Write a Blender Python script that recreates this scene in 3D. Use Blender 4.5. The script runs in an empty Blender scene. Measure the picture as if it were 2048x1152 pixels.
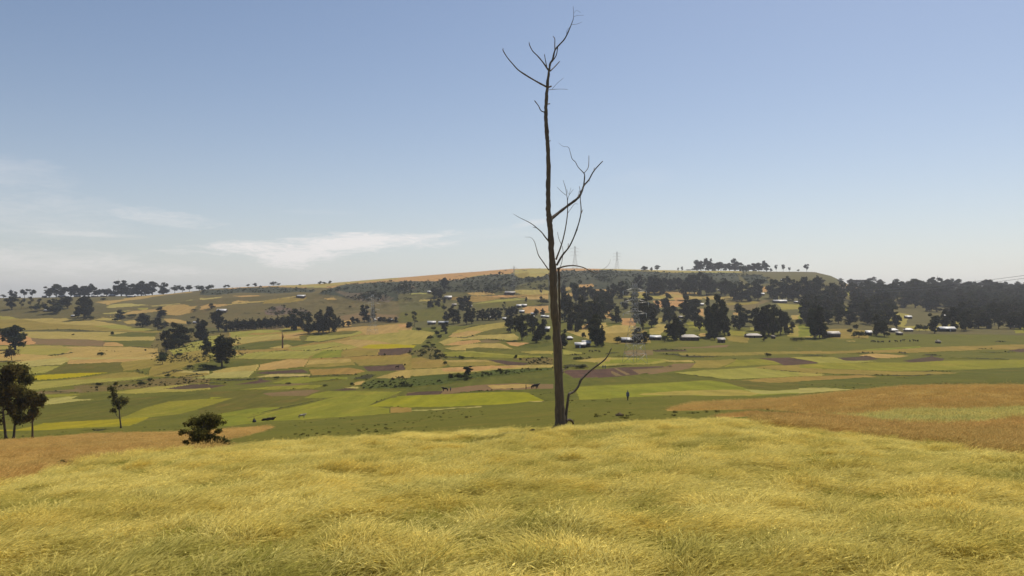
import bpy, math, random
import numpy as np
from mathutils import Vector

# ------------------------------------------------------------------ camera, sky, sun, exposure
rnd = random.Random(7)
NR = np.random.RandomState(11)
scene = bpy.context.scene
COL = scene.collection
F = 1640.0                       # focal length in photo pixels (2048 wide)
HZ = 598.0                       # row of the true horizon
TH = math.atan((HZ - 576) / F)
CT, ST = math.cos(TH), math.sin(TH)

cam_d = bpy.data.cameras.new('camera')
cam = bpy.data.objects.new('camera', cam_d)
COL.objects.link(cam)
cam_d.sensor_width = 36.0
cam_d.lens = 36.0 * F / 2048
cam_d.clip_start = 0.1
cam_d.clip_end = 60000
cam.rotation_euler = (math.pi / 2 + TH, 0, 0)
scene.camera = cam

SUN_AZ, SUN_EL = math.radians(33), math.radians(55)
world = bpy.data.worlds.new('World')
scene.world = world
world.use_nodes = True
wt = world.node_tree
wt.nodes.clear()
def wn(t, **kw):
    n = wt.nodes.new(t)
    for k, v in kw.items(): setattr(n, k, v)
    return n
def wl(a, b): wt.links.new(a, b)
def wm(op, a, b=None, c=None, clamp=False):
    n = wn('ShaderNodeMath', operation=op); n.use_clamp = clamp
    for i, x in enumerate((a, b, c)):
        if x is None: continue
        if isinstance(x, (int, float)): n.inputs[i].default_value = x
        else: wl(x, n.inputs[i])
    return n.outputs[0]
sky = wn('ShaderNodeTexSky')
sky.sky_type = 'NISHITA'
sky.sun_disc = False
sky.sun_elevation = SUN_EL
sky.sun_rotation = SUN_AZ
sky.altitude = 1100
sky.air_density = 1.05
sky.dust_density = 1.8
sky.ozone_density = 1.9
tc = wn('ShaderNodeTexCoord')
sep = wn('ShaderNodeSeparateXYZ'); wl(tc.outputs['Generated'], sep.inputs[0])
az = wm('ARCTAN2', sep.outputs[0], sep.outputs[1])
el = wm('ARCSINE', sep.outputs[2])
comb = wn('ShaderNodeCombineXYZ'); wl(az, comb.inputs[0]); wl(el, comb.inputs[1])
def cl_noise(sx, sy, scale, detail, rough=.6, rot=0.0, dist=0.0):
    mp = wn('ShaderNodeMapping'); mp.inputs['Scale'].default_value = (sx, sy, 1); mp.inputs['Rotation'].default_value = (0, 0, rot)
    wl(comb.outputs[0], mp.inputs[0])
    n = wn('ShaderNodeTexNoise'); n.inputs['Scale'].default_value = scale; n.inputs['Detail'].default_value = detail
    n.inputs['Roughness'].default_value = rough; n.inputs['Distortion'].default_value = dist
    wl(mp.outputs[0], n.inputs['Vector'])
    return n.outputs[0]
streak = cl_noise(4, 22, 2.2, 7, .62, .04, .5)
wisp = cl_noise(12, 60, 3.0, 8, .7, -.06, 1.2)
warp = cl_noise(3, 9, 2.5, 4, .6)
def pix_dir(px, row):
    """photo pixel -> azimuth, elevation of the place in the sky"""
    dv = 576 - row
    x, y, z = (px - 1024), F * CT - dv * ST, F * ST + dv * CT
    return math.atan2(x, y), math.asin(z / math.sqrt(x * x + y * y + z * z))
# cirrus streaks: centre x, row, half width, half height (photo pixels), slope, strength, softness
CLOUDS = [
    (640, 490, 265, 21, -0.055, 1.00, 1.5), (600, 508, 100, 24, -0.05, .95, 1.8),
    (330, 436, 100, 15, 0.07, .55, 1.3), (180, 469, 100, 5, 0.01, .45, 1.2),
    (90, 525, 300, 26, 0.06, .62, 1.2), (20, 548, 380, 26, 0.0, .45, 1.0),
    (0, 345, 120, 40, 0.12, .35, .9), (0, 420, 190, 52, 0.05, .40, .9),
    (1060, 448, 40, 7, -0.15, .45, 1.3), (1290, 350, 80, 18, -0.10, .12, .9),
    (560, 560, 700, 22, 0.0, .25, .8), (1300, 552, 2400, 50, 0.0, .22, .5), (640, 425, 90, 6, 0.0, .16, .9), (960, 470, 160, 12, -0.1, .22, .9),
]
total = None
for (cx, cy, hw, hh, sl, st, so) in CLOUDS:
    a0, e0 = pix_dir(cx, cy)
    da, de = hw / F, hh / F
    x_ = wm('SUBTRACT', az, a0)
    y_ = wm('SUBTRACT', el, e0)
    y_ = wm('ADD', y_, wm('MULTIPLY', x_, sl))            # tilt of the streak
    y_ = wm('ADD', y_, wm('MULTIPLY', wm('SUBTRACT', warp, .5), de * 1.6))
    xx = wm('POWER', wm('ABSOLUTE', wm('DIVIDE', x_, da)), 2.0)
    yy = wm('POWER', wm('ABSOLUTE', wm('DIVIDE', y_, de)), 2.0)
    d = wm('SUBTRACT', 1.25, wm('ADD', xx, yy))
    d = wm('ADD', d, wm('MULTIPLY', wm('SUBTRACT', streak, .5), 3.4))
    d = wm('ADD', d, wm('MULTIPLY', wm('SUBTRACT', wisp, .5), 3.0))
    m = wm('MULTIPLY', wm('MULTIPLY', d, so * .55, clamp=True), st)
    total = m if total is None else wm('MAXIMUM', total, m)
front = wm('MULTIPLY', wm('ADD', sep.outputs[1], .2), 5, clamp=True)
total = wm('MULTIPLY', wm('POWER', total, 1.15), front)
mix = wn('ShaderNodeMix', data_type='RGBA')
wl(wm('MULTIPLY', total, .78), mix.inputs[0])
tintn = wn('ShaderNodeMix', data_type='RGBA', blend_type='MULTIPLY'); tintn.inputs[0].default_value = 1
tintn.inputs[7].default_value = (.99, .975, .98, 1)       # the camera's white balance
wl(sky.outputs[0], tintn.inputs[6])
low = wn('ShaderNodeMix', data_type='RGBA')                # whitish air low over the horizon, all round
wl(wm('MULTIPLY', wm('EXPONENT', wm('MULTIPLY', wm('ABSOLUTE', el), -8.5)), .62), low.inputs[0])
wl(tintn.outputs[2], low.inputs[6]); low.inputs[7].default_value = (8.5, 8.45, 8.3, 1)
wl(low.outputs[2], mix.inputs[6])
mix.inputs[7].default_value = (9.9, 9.4, 9.1, 1)
SKY_STRENGTH = 0.088
bg = wn('ShaderNodeBackground'); bg.inputs['Strength'].default_value = SKY_STRENGTH
wo = wn('ShaderNodeOutputWorld')
wl(mix.outputs[2], bg.inputs[0]); wl(bg.outputs[0], wo.inputs[0])

sun_d = bpy.data.lights.new('sun', 'SUN')
sun_d.energy = 3.9
sun_d.angle = math.radians(0.55)
sun_d.color = (1.0, 0.91, 0.78)
sun = bpy.data.objects.new('sun', sun_d)
COL.objects.link(sun)
sd = Vector((math.sin(SUN_AZ) * math.cos(SUN_EL), math.cos(SUN_AZ) * math.cos(SUN_EL), math.sin(SUN_EL)))
sun.rotation_euler = sd.to_track_quat('Z', 'Y').to_euler()

vs = scene.view_settings
vs.view_transform = 'Standard'; vs.look = 'None'; vs.exposure = 0.12; vs.gamma = 1.0; vs.use_curve_mapping = False
scene.cycles.volume_bounces = 0
scene.cycles.max_bounces = 5
scene.cycles.transparent_max_bounces = 8

# ------------------------------------------------------------------ the lie of the land
YT = np.array([0.5, 3, 7, 10, 15, 22, 27, 32, 40, 50, 60, 80, 110, 130, 164, 200, 240, 320, 390, 470, 600.])
PXT = np.array([-1400, -400, 0, 300, 700, 1120, 1500, 1800, 2048, 2600, 4000.])
RT = {  # rows at YT[2:] of the photo columns
    0:    [1165,1060,985,955,945,938,930,922,915,905,895,888,880,872,860,826,797,768,722],
    300:  [1160,1050,968,920,900,905,910,908,903,894,885,880,872,864,852,822,793,764,718],
    700:  [1152,1040,955,905,884,872,878,886,882,876,866,860,850,840,829,800,770,740,700],
    1120: [1152,1036,947,890,868,852,862,868,862,846,828,818,801,790,778,752,727,702,672],
    1500: [1150,1033,942,880,856,836,840,840,836,823,812,806,793,783,772,750,727,703,672],
    1800: [1150,1033,942,888,868,854,838,826,818,800,776,778,778,774,766,748,725,700,670],
    2048: [1150,1035,945,893,872,858,842,824,814,792,772,774,772,766,757,742,722,700,670],
}
RT[-400] = [r + 6 for r in RT[0]]; RT[-1400] = [r + 10 for r in RT[0]]
RT[2600] = RT[2048]; RT[4000] = RT[2048]
def ratio(row):
    dv = 576 - np.asarray(row, float)
    return (F * ST + dv * CT) / (F * CT - dv * ST)
TAB = np.zeros((len(PXT), len(YT)))
for i, p in enumerate(PXT):
    TAB[i, 2:] = ratio(RT[int(p)]) * YT[2:]
    TAB[i, 1] = TAB[i, 2] + 0.28
    TAB[i, 0] = TAB[i, 2] + 0.35
SKX = [-1400, -400, 0, 100, 267, 336, 420, 500, 600, 700, 800, 900, 1000, 1060, 1150, 1300, 1400, 1540, 1630, 1662, 1700, 1750, 1870, 2048, 2600, 4000]
SKR = [600, 598, 596, 595, 592, 588, 578, 574, 570, 563, 555, 547, 540, 537, 537, 540, 542, 543, 544.5, 552, 570, 575, 580, 586, 590, 595]
GY = np.array([600, 720, 850, 1000, 1150, 1300, 1500, 1800.])
GG = np.array([0, .15, .30, .47, .62, .86, .94, 1.0])

def herm(xs, ys, x):
    """smooth interpolation of ys (n,...) over xs at x (vector)"""
    xs = np.asarray(xs, float); ys = np.asarray(ys, float)
    m = np.gradient(ys, xs, axis=0)
    i = np.clip(np.searchsorted(xs, x) - 1, 0, len(xs) - 2)
    h = xs[i + 1] - xs[i]
    t = np.clip((x - xs[i]) / h, 0, 1)
    sh = (-1,) + (1,) * (ys.ndim - 1)
    t = t.reshape(sh); h = h.reshape(sh)
    return ((2*t**3 - 3*t**2 + 1) * ys[i] + (t**3 - 2*t**2 + t) * h * m[i] + (-2*t**3 + 3*t**2) * ys[i+1] + (t**3 - t**2) * h * m[i+1])

def vnoise(x, y, seed=0):
    xi = np.floor(x).astype(np.int64); yi = np.floor(y).astype(np.int64)
    fx = x - xi; fy = y - yi
    fx = fx * fx * (3 - 2 * fx); fy = fy * fy * (3 - 2 * fy)
    def h(a, b):
        n = (a * 374761393 + b * 668265263 + seed * 974634777) & 0xffffffff
        n = ((n ^ (n >> 13)) * 1274126177) & 0xffffffff
        return ((n ^ (n >> 16)) & 0xffff) / 65535.0
    return (h(xi, yi) * (1-fx) * (1-fy) + h(xi+1, yi) * fx * (1-fy) + h(xi, yi+1) * (1-fx) * fy + h(xi+1, yi+1) * fx * fy) * 2 - 1
def fbm(x, y, o=4, seed=0, g=.5):
    a, s, t = 1.0, 0.0, 0.0
    for k in range(o):
        s = s + a * vnoise(x * 2**k, y * 2**k, seed + k); t += a; a *= g
    return s / t

def height(u, y):
    """u (nu,), y (ny,) -> heights (nu, ny)"""
    px = 1024 + u * F
    lz = np.log(y)
    A = herm(PXT, TAB, px)                                   # nu x len(YT)
    near = herm(np.log(YT), A.T, np.minimum(lz, math.log(600))).T   # nu x ny
    S = np.interp(px, SKX, SKR)
    k = np.array([.25, .5, .25])
    r600 = herm(PXT, np.array([RT[int(p)][-1] for p in PXT], float), px)
    g = np.interp(y, GY, GG)
    g = np.clip(g, 0, 1)
    row = r600[:, None] + (S - r600)[:, None] * g[None, :]
    far = ratio(row) * y[None, :]
    zc = far[:, np.argmin(np.abs(y - 1800))] if len(y) > 1 else None
    z = np.where(y[None, :] > 600, far, near)
    # beyond the crest the land falls away
    crest = ratio(S) * 1800
    t = np.clip((y - 1800) / 1500, 0, 1); t = t * t * (3 - 2 * t)
    z = np.where(y[None, :] > 1800, crest[:, None] * (1 - t)[None, :] + (-32.0) * t[None, :], z)
    X = u[:, None] * y[None, :]; Y = np.broadcast_to(y[None, :], X.shape)
    w = np.clip((Y - 260) / 300, 0, 1)
    z = z + w * 1.0 * fbm(X / 90, Y / 60, 3, 3)
    # the escarpment is craggy
    pxx = px[:, None]
    e = np.clip((Y - 1080) / 60, 0, 1) * np.clip((1330 - Y) / 60, 0, 1) * np.clip((pxx - 560) / 120, 0, 1) * np.clip((1750 - pxx) / 60, 0, 1)
    cr = np.abs(fbm(X / 38, Y / 55, 4, 9)) * 2
    z = z - e * (cr * 5.5 - 1.5) * np.clip((1240 - pxx) / 200, .25, 1)
    return z

def height_at(x, y):
    u = np.atleast_1d(np.asarray(x / y, float)); yy = np.array([y, ], float)
    return float(height(u, yy)[0, 0])
YS = np.exp(np.linspace(math.log(4.0), math.log(1800.0), 2600))
_hc = {}
def hit(px, row, ymin=4.0):
    """the point of the ground that is seen at a photo pixel"""
    dv = 576 - row
    Yc = F * CT - dv * ST
    u = (px - 1024) / Yc
    zr = (F * ST + dv * CT) / Yc
    z = height(np.array([u]), YS)[0]
    ok = (z >= zr * YS) & (YS >= ymin)
    i = int(np.argmax(ok)) if ok.any() else len(YS) - 1
    if not ok.any():
        i = int(np.argmax(np.where(YS >= ymin, z / YS, -9)))
    y = YS[i]
    return Vector((u * y, y, z[i]))
def at(px, row, Y):
    """photo pixel at a chosen distance -> place"""
    dv = 576 - row
    Yc = F * CT - dv * ST
    return Vector(((px - 1024) / Yc * Y, Y, (F * ST + dv * CT) / Yc * Y))

# ------------------------------------------------------------------ objects
def link(o, parent=None):
    COL.objects.link(o)
    if parent is not None: o.parent = parent
    return o
def tag(o, label=None, cat=None, group=None, kind=None):
    if label: o['label'] = label
    if cat: o['category'] = cat
    if group: o['group'] = group
    if kind: o['kind'] = kind
    return o
def empty(name, loc=(0, 0, 0), rz=0.0, **kw):
    o = bpy.data.objects.new(name, None); o.empty_display_size = .1
    o.location = loc; o.rotation_euler = (0, 0, rz)
    return tag(link(o), **kw)
def mesh_np(name, V, Q=None, T=None, mat=None, smooth=False):
    """mesh from numpy vertices, quads and triangles"""
    me = bpy.data.meshes.new(name)
    V = np.asarray(V, np.float32)
    nq = 0 if Q is None else len(Q); nt = 0 if T is None else len(T)
    idx = np.concatenate([np.asarray(Q, np.int32).ravel() if nq else np.zeros(0, np.int32), np.asarray(T, np.int32).ravel() if nt else np.zeros(0, np.int32)])
    st = np.concatenate([np.arange(nq) * 4, nq * 4 + np.arange(nt) * 3]).astype(np.int32)
    tot = np.concatenate([np.full(nq, 4), np.full(nt, 3)]).astype(np.int32)
    me.vertices.add(len(V)); me.vertices.foreach_set('co', V.ravel())
    me.loops.add(len(idx)); me.loops.foreach_set('vertex_index', idx)
    me.polygons.add(nq + nt); me.polygons.foreach_set('loop_start', st); me.polygons.foreach_set('loop_total', tot)
    if smooth: me.polygons.foreach_set('use_smooth', np.ones(nq + nt, bool))
    me.update(calc_edges=True)
    if mat: me.materials.append(mat)
    return me
class MB:
    """collects tubes, boxes and cards for one mesh"""
    def __init__(s): s.V = []; s.Q = []; s.T = []; s.n = 0
    def add(s, V, Q=(), T=()):
        s.V.append(np.asarray(V, float).reshape(-1, 3))
        if len(Q): s.Q.append(np.asarray(Q, int) + s.n)
        if len(T): s.T.append(np.asarray(T, int) + s.n)
        s.n += len(s.V[-1]); return s
    def tube(s, pts, rad, n=6, cap=True):
        P = np.asarray([list(p) for p in pts], float); m = len(P)
        R = np.asarray(rad, float) * np.ones(m)
        D = np.gradient(P, axis=0); D /= (np.linalg.norm(D, axis=1)[:, None] + 1e-9)
        ref = np.array([0.13, .97, .2]); ref = ref if abs(D[0] @ ref) < .9 * np.linalg.norm(ref) else np.array([1., 0, 0])
        A = np.cross(D, ref); A /= (np.linalg.norm(A, axis=1)[:, None] + 1e-9); B = np.cross(D, A)
        a = np.arange(n) * 2 * math.pi / n
        V = P[:, None, :] + R[:, None, None] * (np.cos(a)[None, :, None] * A[:, None, :] + np.sin(a)[None, :, None] * B[:, None, :])
        Q = [(i*n + j, i*n + (j+1) % n, (i+1)*n + (j+1) % n, (i+1)*n + j) for i in range(m-1) for j in range(n)]
        T = [(0, j+1, j) for j in range(1, n-1)] + [((m-1)*n, (m-1)*n + j, (m-1)*n + j+1) for j in range(1, n-1)] if cap else []
        return s.add(V, Q, T)
    def box(s, c, d, rz=0.0):
        x, y, z = d[0]/2, d[1]/2, d[2]/2
        V = np.array([(-x,-y,-z),(x,-y,-z),(x,y,-z),(-x,y,-z),(-x,-y,z),(x,-y,z),(x,y,z),(-x,y,z)])
        c_, s_ = math.cos(rz), math.sin(rz)
        V = V @ np.array([[c_, s_, 0], [-s_, c_, 0], [0, 0, 1]]) + np.asarray(c, float)
        return s.add(V, [(0,3,2,1),(4,5,6,7),(0,1,5,4),(1,2,6,5),(2,3,7,6),(3,0,4,7)])
    def beam(s, a, b, w):
        return s.tube([a, b], [w/2, w/2], 4)
    def mesh(s, name, mat, smooth=False):
        return mesh_np(name, np.concatenate(s.V), np.concatenate(s.Q) if s.Q else None, np.concatenate(s.T) if s.T else None, mat, smooth)
    def build(s, name, mat, parent=None, smooth=False):
        return link(bpy.data.objects.new(name, s.mesh(name, mat, smooth)), parent)
def copy_tree(o, parent=None):
    c = o.copy(); link(c, parent)
    for ch in o.children: copy_tree(ch, c)
    return c

# ------------------------------------------------------------------ materials
def srgb(*c):
    return tuple(((v / 255) / 12.92 if v <= 10 else ((v / 255 + .055) / 1.055) ** 2.4) for v in c)
ALB = 0.92      # picture colour -> surface colour
def col(c, k=1.0): return tuple(min(.85, v * ALB * k) for v in srgb(*c)) + (1,)
def new_mat(name, rough=.95, spec=.1):
    m = bpy.data.materials.new(name); m.use_nodes = True
    b = m.node_tree.nodes['Principled BSDF']
    b.inputs['Roughness'].default_value = rough
    b.inputs['Specular IOR Level'].default_value = spec
    return m, m.node_tree, b
def N(t, typ, **kw):
    n = t.nodes.new(typ)
    for k, v in kw.items():
        if k in n.inputs: n.inputs[k].default_value = v
        else: setattr(n, k, v)
    return n
def mixc(t, fac, a, b, blend='MIX'):
    m = t.nodes.new('ShaderNodeMix'); m.data_type = 'RGBA'; m.blend_type = blend
    for i, x in ((0, fac), (6, a), (7, b)):
        if hasattr(x, 'links'): t.links.new(x, m.inputs[i])
        else: m.inputs[i].default_value = x
    return m.outputs[2]
def ramp(t, fac, lo, hi, a=0.0, b=1.0):
    m = t.nodes.new('ShaderNodeMapRange'); m.inputs[1].default_value = lo; m.inputs[2].default_value = hi
    m.inputs[3].default_value = a; m.inputs[4].default_value = b
    t.links.new(fac, m.inputs[0]); return m.outputs[0]
def noise(t, vec, scale, detail=3, rough=.6, stretch=None, rot=0.0):
    if stretch is not None:
        mp = t.nodes.new('ShaderNodeMapping'); mp.inputs['Scale'].default_value = stretch; mp.inputs['Rotation'].default_value = (0, 0, rot)
        t.links.new(vec, mp.inputs[0]); vec = mp.outputs[0]
    n = N(t, 'ShaderNodeTexNoise', Scale=scale, Detail=detail, Roughness=rough)
    t.links.new(vec, n.inputs['Vector']); return n.outputs[0]
def land_mat(name, c1, c2, c3=None, patch=18., fine=1.6, rows=.0, bump=.3, warm=None):
    """soil or crop seen from afar: broad patches of two or three shades, fine mottling, faint drill rows"""
    m, t, b = new_mat(name, 1.0, .05)
    pos = t.nodes.new('ShaderNodeNewGeometry').outputs['Position']
    oi = t.nodes.new('ShaderNodeObjectInfo')
    c = mixc(t, ramp(t, noise(t, pos, 1/patch, 4, .6, (1, .8, 0)), .35, .65), col(c1), col(c2))
    if c3: c = mixc(t, ramp(t, noise(t, pos, 1/(patch*.45), 5, .7, (1, .7, 0)), .52, .72, 0, .8), c, col(c3))
    f = noise(t, pos, 1/fine, 4, .75, (1, 1, 0))
    c = mixc(t, 1.0, c, mixc(t, ramp(t, f, .25, .75), (.76, .76, .76, 1), (1.22, 1.22, 1.22, 1)), 'MULTIPLY')
    if rows:
        r = noise(t, pos, 1.0, 2, .5, (1/rows, 1/(rows*9), 0), .25)
        c = mixc(t, 1.0, c, mixc(t, ramp(t, r, .3, .7), (.86, .87, .86, 1), (1.12, 1.11, 1.1, 1)), 'MULTIPLY')
    if warm: c = mixc(t, 1.0, c, warm + (1,), 'MULTIPLY')
    v = t.nodes.new('ShaderNodeHueSaturation')
    t.links.new(ramp(t, oi.outputs['Random'], 0, 1, .485, .515), v.inputs['Hue'])
    t.links.new(ramp(t, oi.outputs['Random'], 0, 1, 1.10, .92), v.inputs['Value'])
    t.links.new(c, v.inputs['Color'])
    t.links.new(v.outputs[0], b.inputs['Base Color'])
    if bump:
        bp = N(t, 'ShaderNodeBump', Strength=bump, Distance=.6)
        t.links.new(f, bp.inputs['Height']); t.links.new(bp.outputs[0], b.inputs['Normal'])
    return m
# ------------------------------------------------------------------ kinds of land: object name, colours, grain, height of what grows
KINDS = {
 'g': ('meadow', dict(c1=(104,106,46), c2=(94,98,42), c3=(120,112,56), patch=22, fine=1.1, bump=.4), .0),
 'G': ('grass_field', dict(c1=(96,99,42), c2=(86,92,38), c3=(108,100,48), patch=30, fine=2.0, rows=4), .25),
 'v': ('reed_bed', dict(c1=(84,96,42), c2=(76,86,38), c3=(98,104,50), patch=9, fine=1.5, bump=.8), .7),
 'L': ('bright_green_field', dict(c1=(138,139,34), c2=(128,134,34), patch=25, fine=2, rows=5), .35),
 'M': ('green_field', dict(c1=(126,131,46), c2=(116,124,44), c3=(142,138,58), patch=30, fine=2, rows=6), .35),
 'l': ('young_crop_field', dict(c1=(146,143,74), c2=(138,137,66), c3=(152,147,86), patch=30, fine=2, rows=5), .5),
 'p': ('pale_crop_field', dict(c1=(158,156,98), c2=(150,150,88), patch=26, fine=2, rows=5), .6),
 't': ('olive_crop_field', dict(c1=(140,126,66), c2=(130,120,60), c3=(146,128,76), patch=26, fine=2, rows=6), .5),
 'y': ('golden_crop_field', dict(c1=(166,144,82), c2=(156,138,74), c3=(172,146,88), patch=30, fine=2, rows=5), .6),
 'o': ('ripe_grain_field', dict(c1=(172,140,86), c2=(164,132,78), c3=(174,146,92), patch=26, fine=2, rows=5), .6),
 'T': ('red_brown_grain_field', dict(c1=(172,134,72), c2=(162,126,66), c3=(178,142,78), patch=14, fine=.7, bump=.6), .0),
 'Y': ('flowering_mustard_field', dict(c1=(170,148,10), c2=(158,138,14), patch=12, fine=1.2), .6),
 'b': ('ploughed_field', dict(c1=(92,72,56), c2=(80,64,52), c3=(104,82,62), patch=16, fine=1.6, rows=3, bump=.8), .0),
 'r': ('fallow_field', dict(c1=(122,100,66), c2=(112,98,58), c3=(132,104,72), patch=16, fine=1.4), .1),
 'h': ('hillside_pasture', dict(c1=(98,97,60), c2=(90,90,56), c3=(112,102,68), patch=40, fine=4), .1),
 's': ('scrub_slope', dict(c1=(60,64,46), c2=(70,72,52), c3=(84,78,62), patch=18, fine=4, bump=1.0), .3),
 'q': ('red_soil_bank', dict(c1=(110,88,74), c2=(94,90,66), c3=(122,92,80), patch=12, fine=3, bump=.8), .3),
 'k': ('field_bank', dict(c1=(60,62,38), c2=(70,70,42), c3=(84,72,50), patch=6, fine=1.5, bump=1.0), .9),
 'c': ('green_weed_strip', dict(c1=(172,162,98), c2=(164,160,98), c3=(178,164,92), patch=5, fine=.5, bump=.6), .0),
 'u': ('gully_scrub', dict(c1=(100,98,56), c2=(112,106,62), c3=(84,84,50), patch=9, fine=2, bump=1.0), .3),
 'B': ('barley_ground', dict(c1=(176,150,70), c2=(156,138,62), patch=3, fine=.3, bump=.5), .0),
}
MAT = {k: land_mat(v[0], warm=(1.05, .91, .74) if k in 'gGvLMlpthcu' else ((1.0, .97, .9) if k in 'yok' else None), **v[1]) for k, v in KINDS.items()}

# ------------------------------------------------------------------ field map: kind, nearest and farthest distance, outline
FIELDS = []
def Z(x0, y0, s, items, ylo=130.0, yhi=1e9):
    for kind, pts in items:
        FIELDS.append((kind, ylo, yhi, [(x0 + a / s, y0 + b / s) for a, b in pts]))
def line(kind, w, *pts):
    """a bank or hedge line w wide, drawn through points"""
    up = [(x, y - w / 2) for x, y in pts]; dn = [(x, y + w / 2) for x, y in pts]
    if len(pts) > 2: up[0] = dn[0] = pts[0]; up[-1] = dn[-1] = pts[-1]
    return (kind, up + dn[::-1])
FAR = [
 ('g', [(-900,640),(300,690),(1100,640),(1600,660),(3200,655),(3200,900),(-900,900)]),
]
FIELDS += [(k, 130.0, 1e9, p) for k, p in FAR]
Z(0, 520, 4.876, [
 ('h', [(-4000,300),(350,340),(900,360),(2060,280),(2060,660),(-4000,640)]),
 ('o', [(920,410),(1180,385),(1350,355),(1640,330),(2060,288),(2060,300),(1600,345),(1350,385),(1200,405),(1040,435)]),
 ('p', [(1020,465),(1070,435),(1180,425),(1320,428),(1460,440),(1280,460),(1100,468)]),
 ('p', [(1460,445),(1620,432),(1740,420),(1760,430),(1600,445),(1480,455)]),
 ('o', [(960,556),(1200,530),(1300,495),(1500,480),(1650,440),(1800,432),(1840,450),(1700,480),(1500,510),(1250,530),(1000,560)]),
 ('o', [(1500,490),(1800,455),(2060,440),(2060,480),(1900,500),(1740,540),(1580,540),(1620,500)]),
 ('p', [(1790,405),(1900,380),(2060,366),(2060,385),(1900,395)]),
 ('p', [(1000,520),(1180,497),(1290,490),(1200,512),(1000,530)]),
 ('y', [(900,590),(1000,562),(1130,570),(1180,595),(1060,592)]), ('y', [(1190,607),(1260,592),(1330,590),(1330,620),(1250,625)]),
 ('y', [(1590,572),(1700,575),(1830,600),(1820,625),(1620,612)]), ('l', [(1340,470),(1440,466),(1430,485),(1360,488)]),
 ('t', [(-4000,600),(0,580),(200,575),(700,565),(900,590),(1100,620),(1400,665),(1570,690),(1600,712),(1200,703),(700,690),(300,682),(-4000,690)]),
 ('y', [(200,578),(500,566),(700,568),(900,588),(1160,628),(1000,644),(500,622)]),
 ('l', [(0,545),(130,555),(190,575),(0,582)]), ('l', [(900,650),(1150,628),(1420,672),(1560,695),(1300,690)]),
 ('y', [(-4000,690),(300,700),(700,700),(1200,705),(1600,722),(1520,770),(1560,798),(1200,790),(-4000,835)]),
 ('o', [(-300,700),(160,705),(300,765),(365,828),(-300,833)]),
 ('G', [(1050,740),(1250,708),(1500,712),(1590,722),(1560,752),(1100,748)]),
 ('r', [(300,765),(850,780),(1010,790),(1020,842),(360,828)]), ('G', [(1000,790),(1500,790),(1580,812),(1540,850),(1240,846),(1150,820)]),
 ('o', [(1005,804),(1150,808),(1230,842),(1015,842)]),
 ('y', [(-4000,835),(1000,845),(1500,855),(1570,880),(1450,915),(750,905),(0,985),(-4000,985)]),
 ('l', [(-700,840),(600,835),(740,890),(500,930),(0,962),(-700,960)]),
 line('k', 12, (-300,925),(60,915),(190,917)), line('k', 14, (430,946),(560,930),(740,897)),
 line('k', 11, (220,686),(500,682),(800,688),(1100,703)), line('k', 9, (1200,848),(1380,854),(1530,866)),
 line('k', 6, (770,870),(900,882),(1150,896),(1400,905)), line('k', 6, (900,552),(1000,560),(1060,548),(1200,535)),
 ('u', [(1540,700),(1700,690),(2000,720),(2300,700),(2420,900),(2300,1000),(1500,1010),(1400,900),(1500,800)]),
 ('l', [(1650,885),(1850,815),(2040,745),(2160,735),(2120,850),(1950,880),(1700,940)]),
 ('l', [(1700,945),(1900,900),(2130,850),(2200,930),(2060,965),(1750,985),(1600,980)]),
 line('k', 7, (1640,892),(1800,850),(1900,820)),
])
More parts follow.
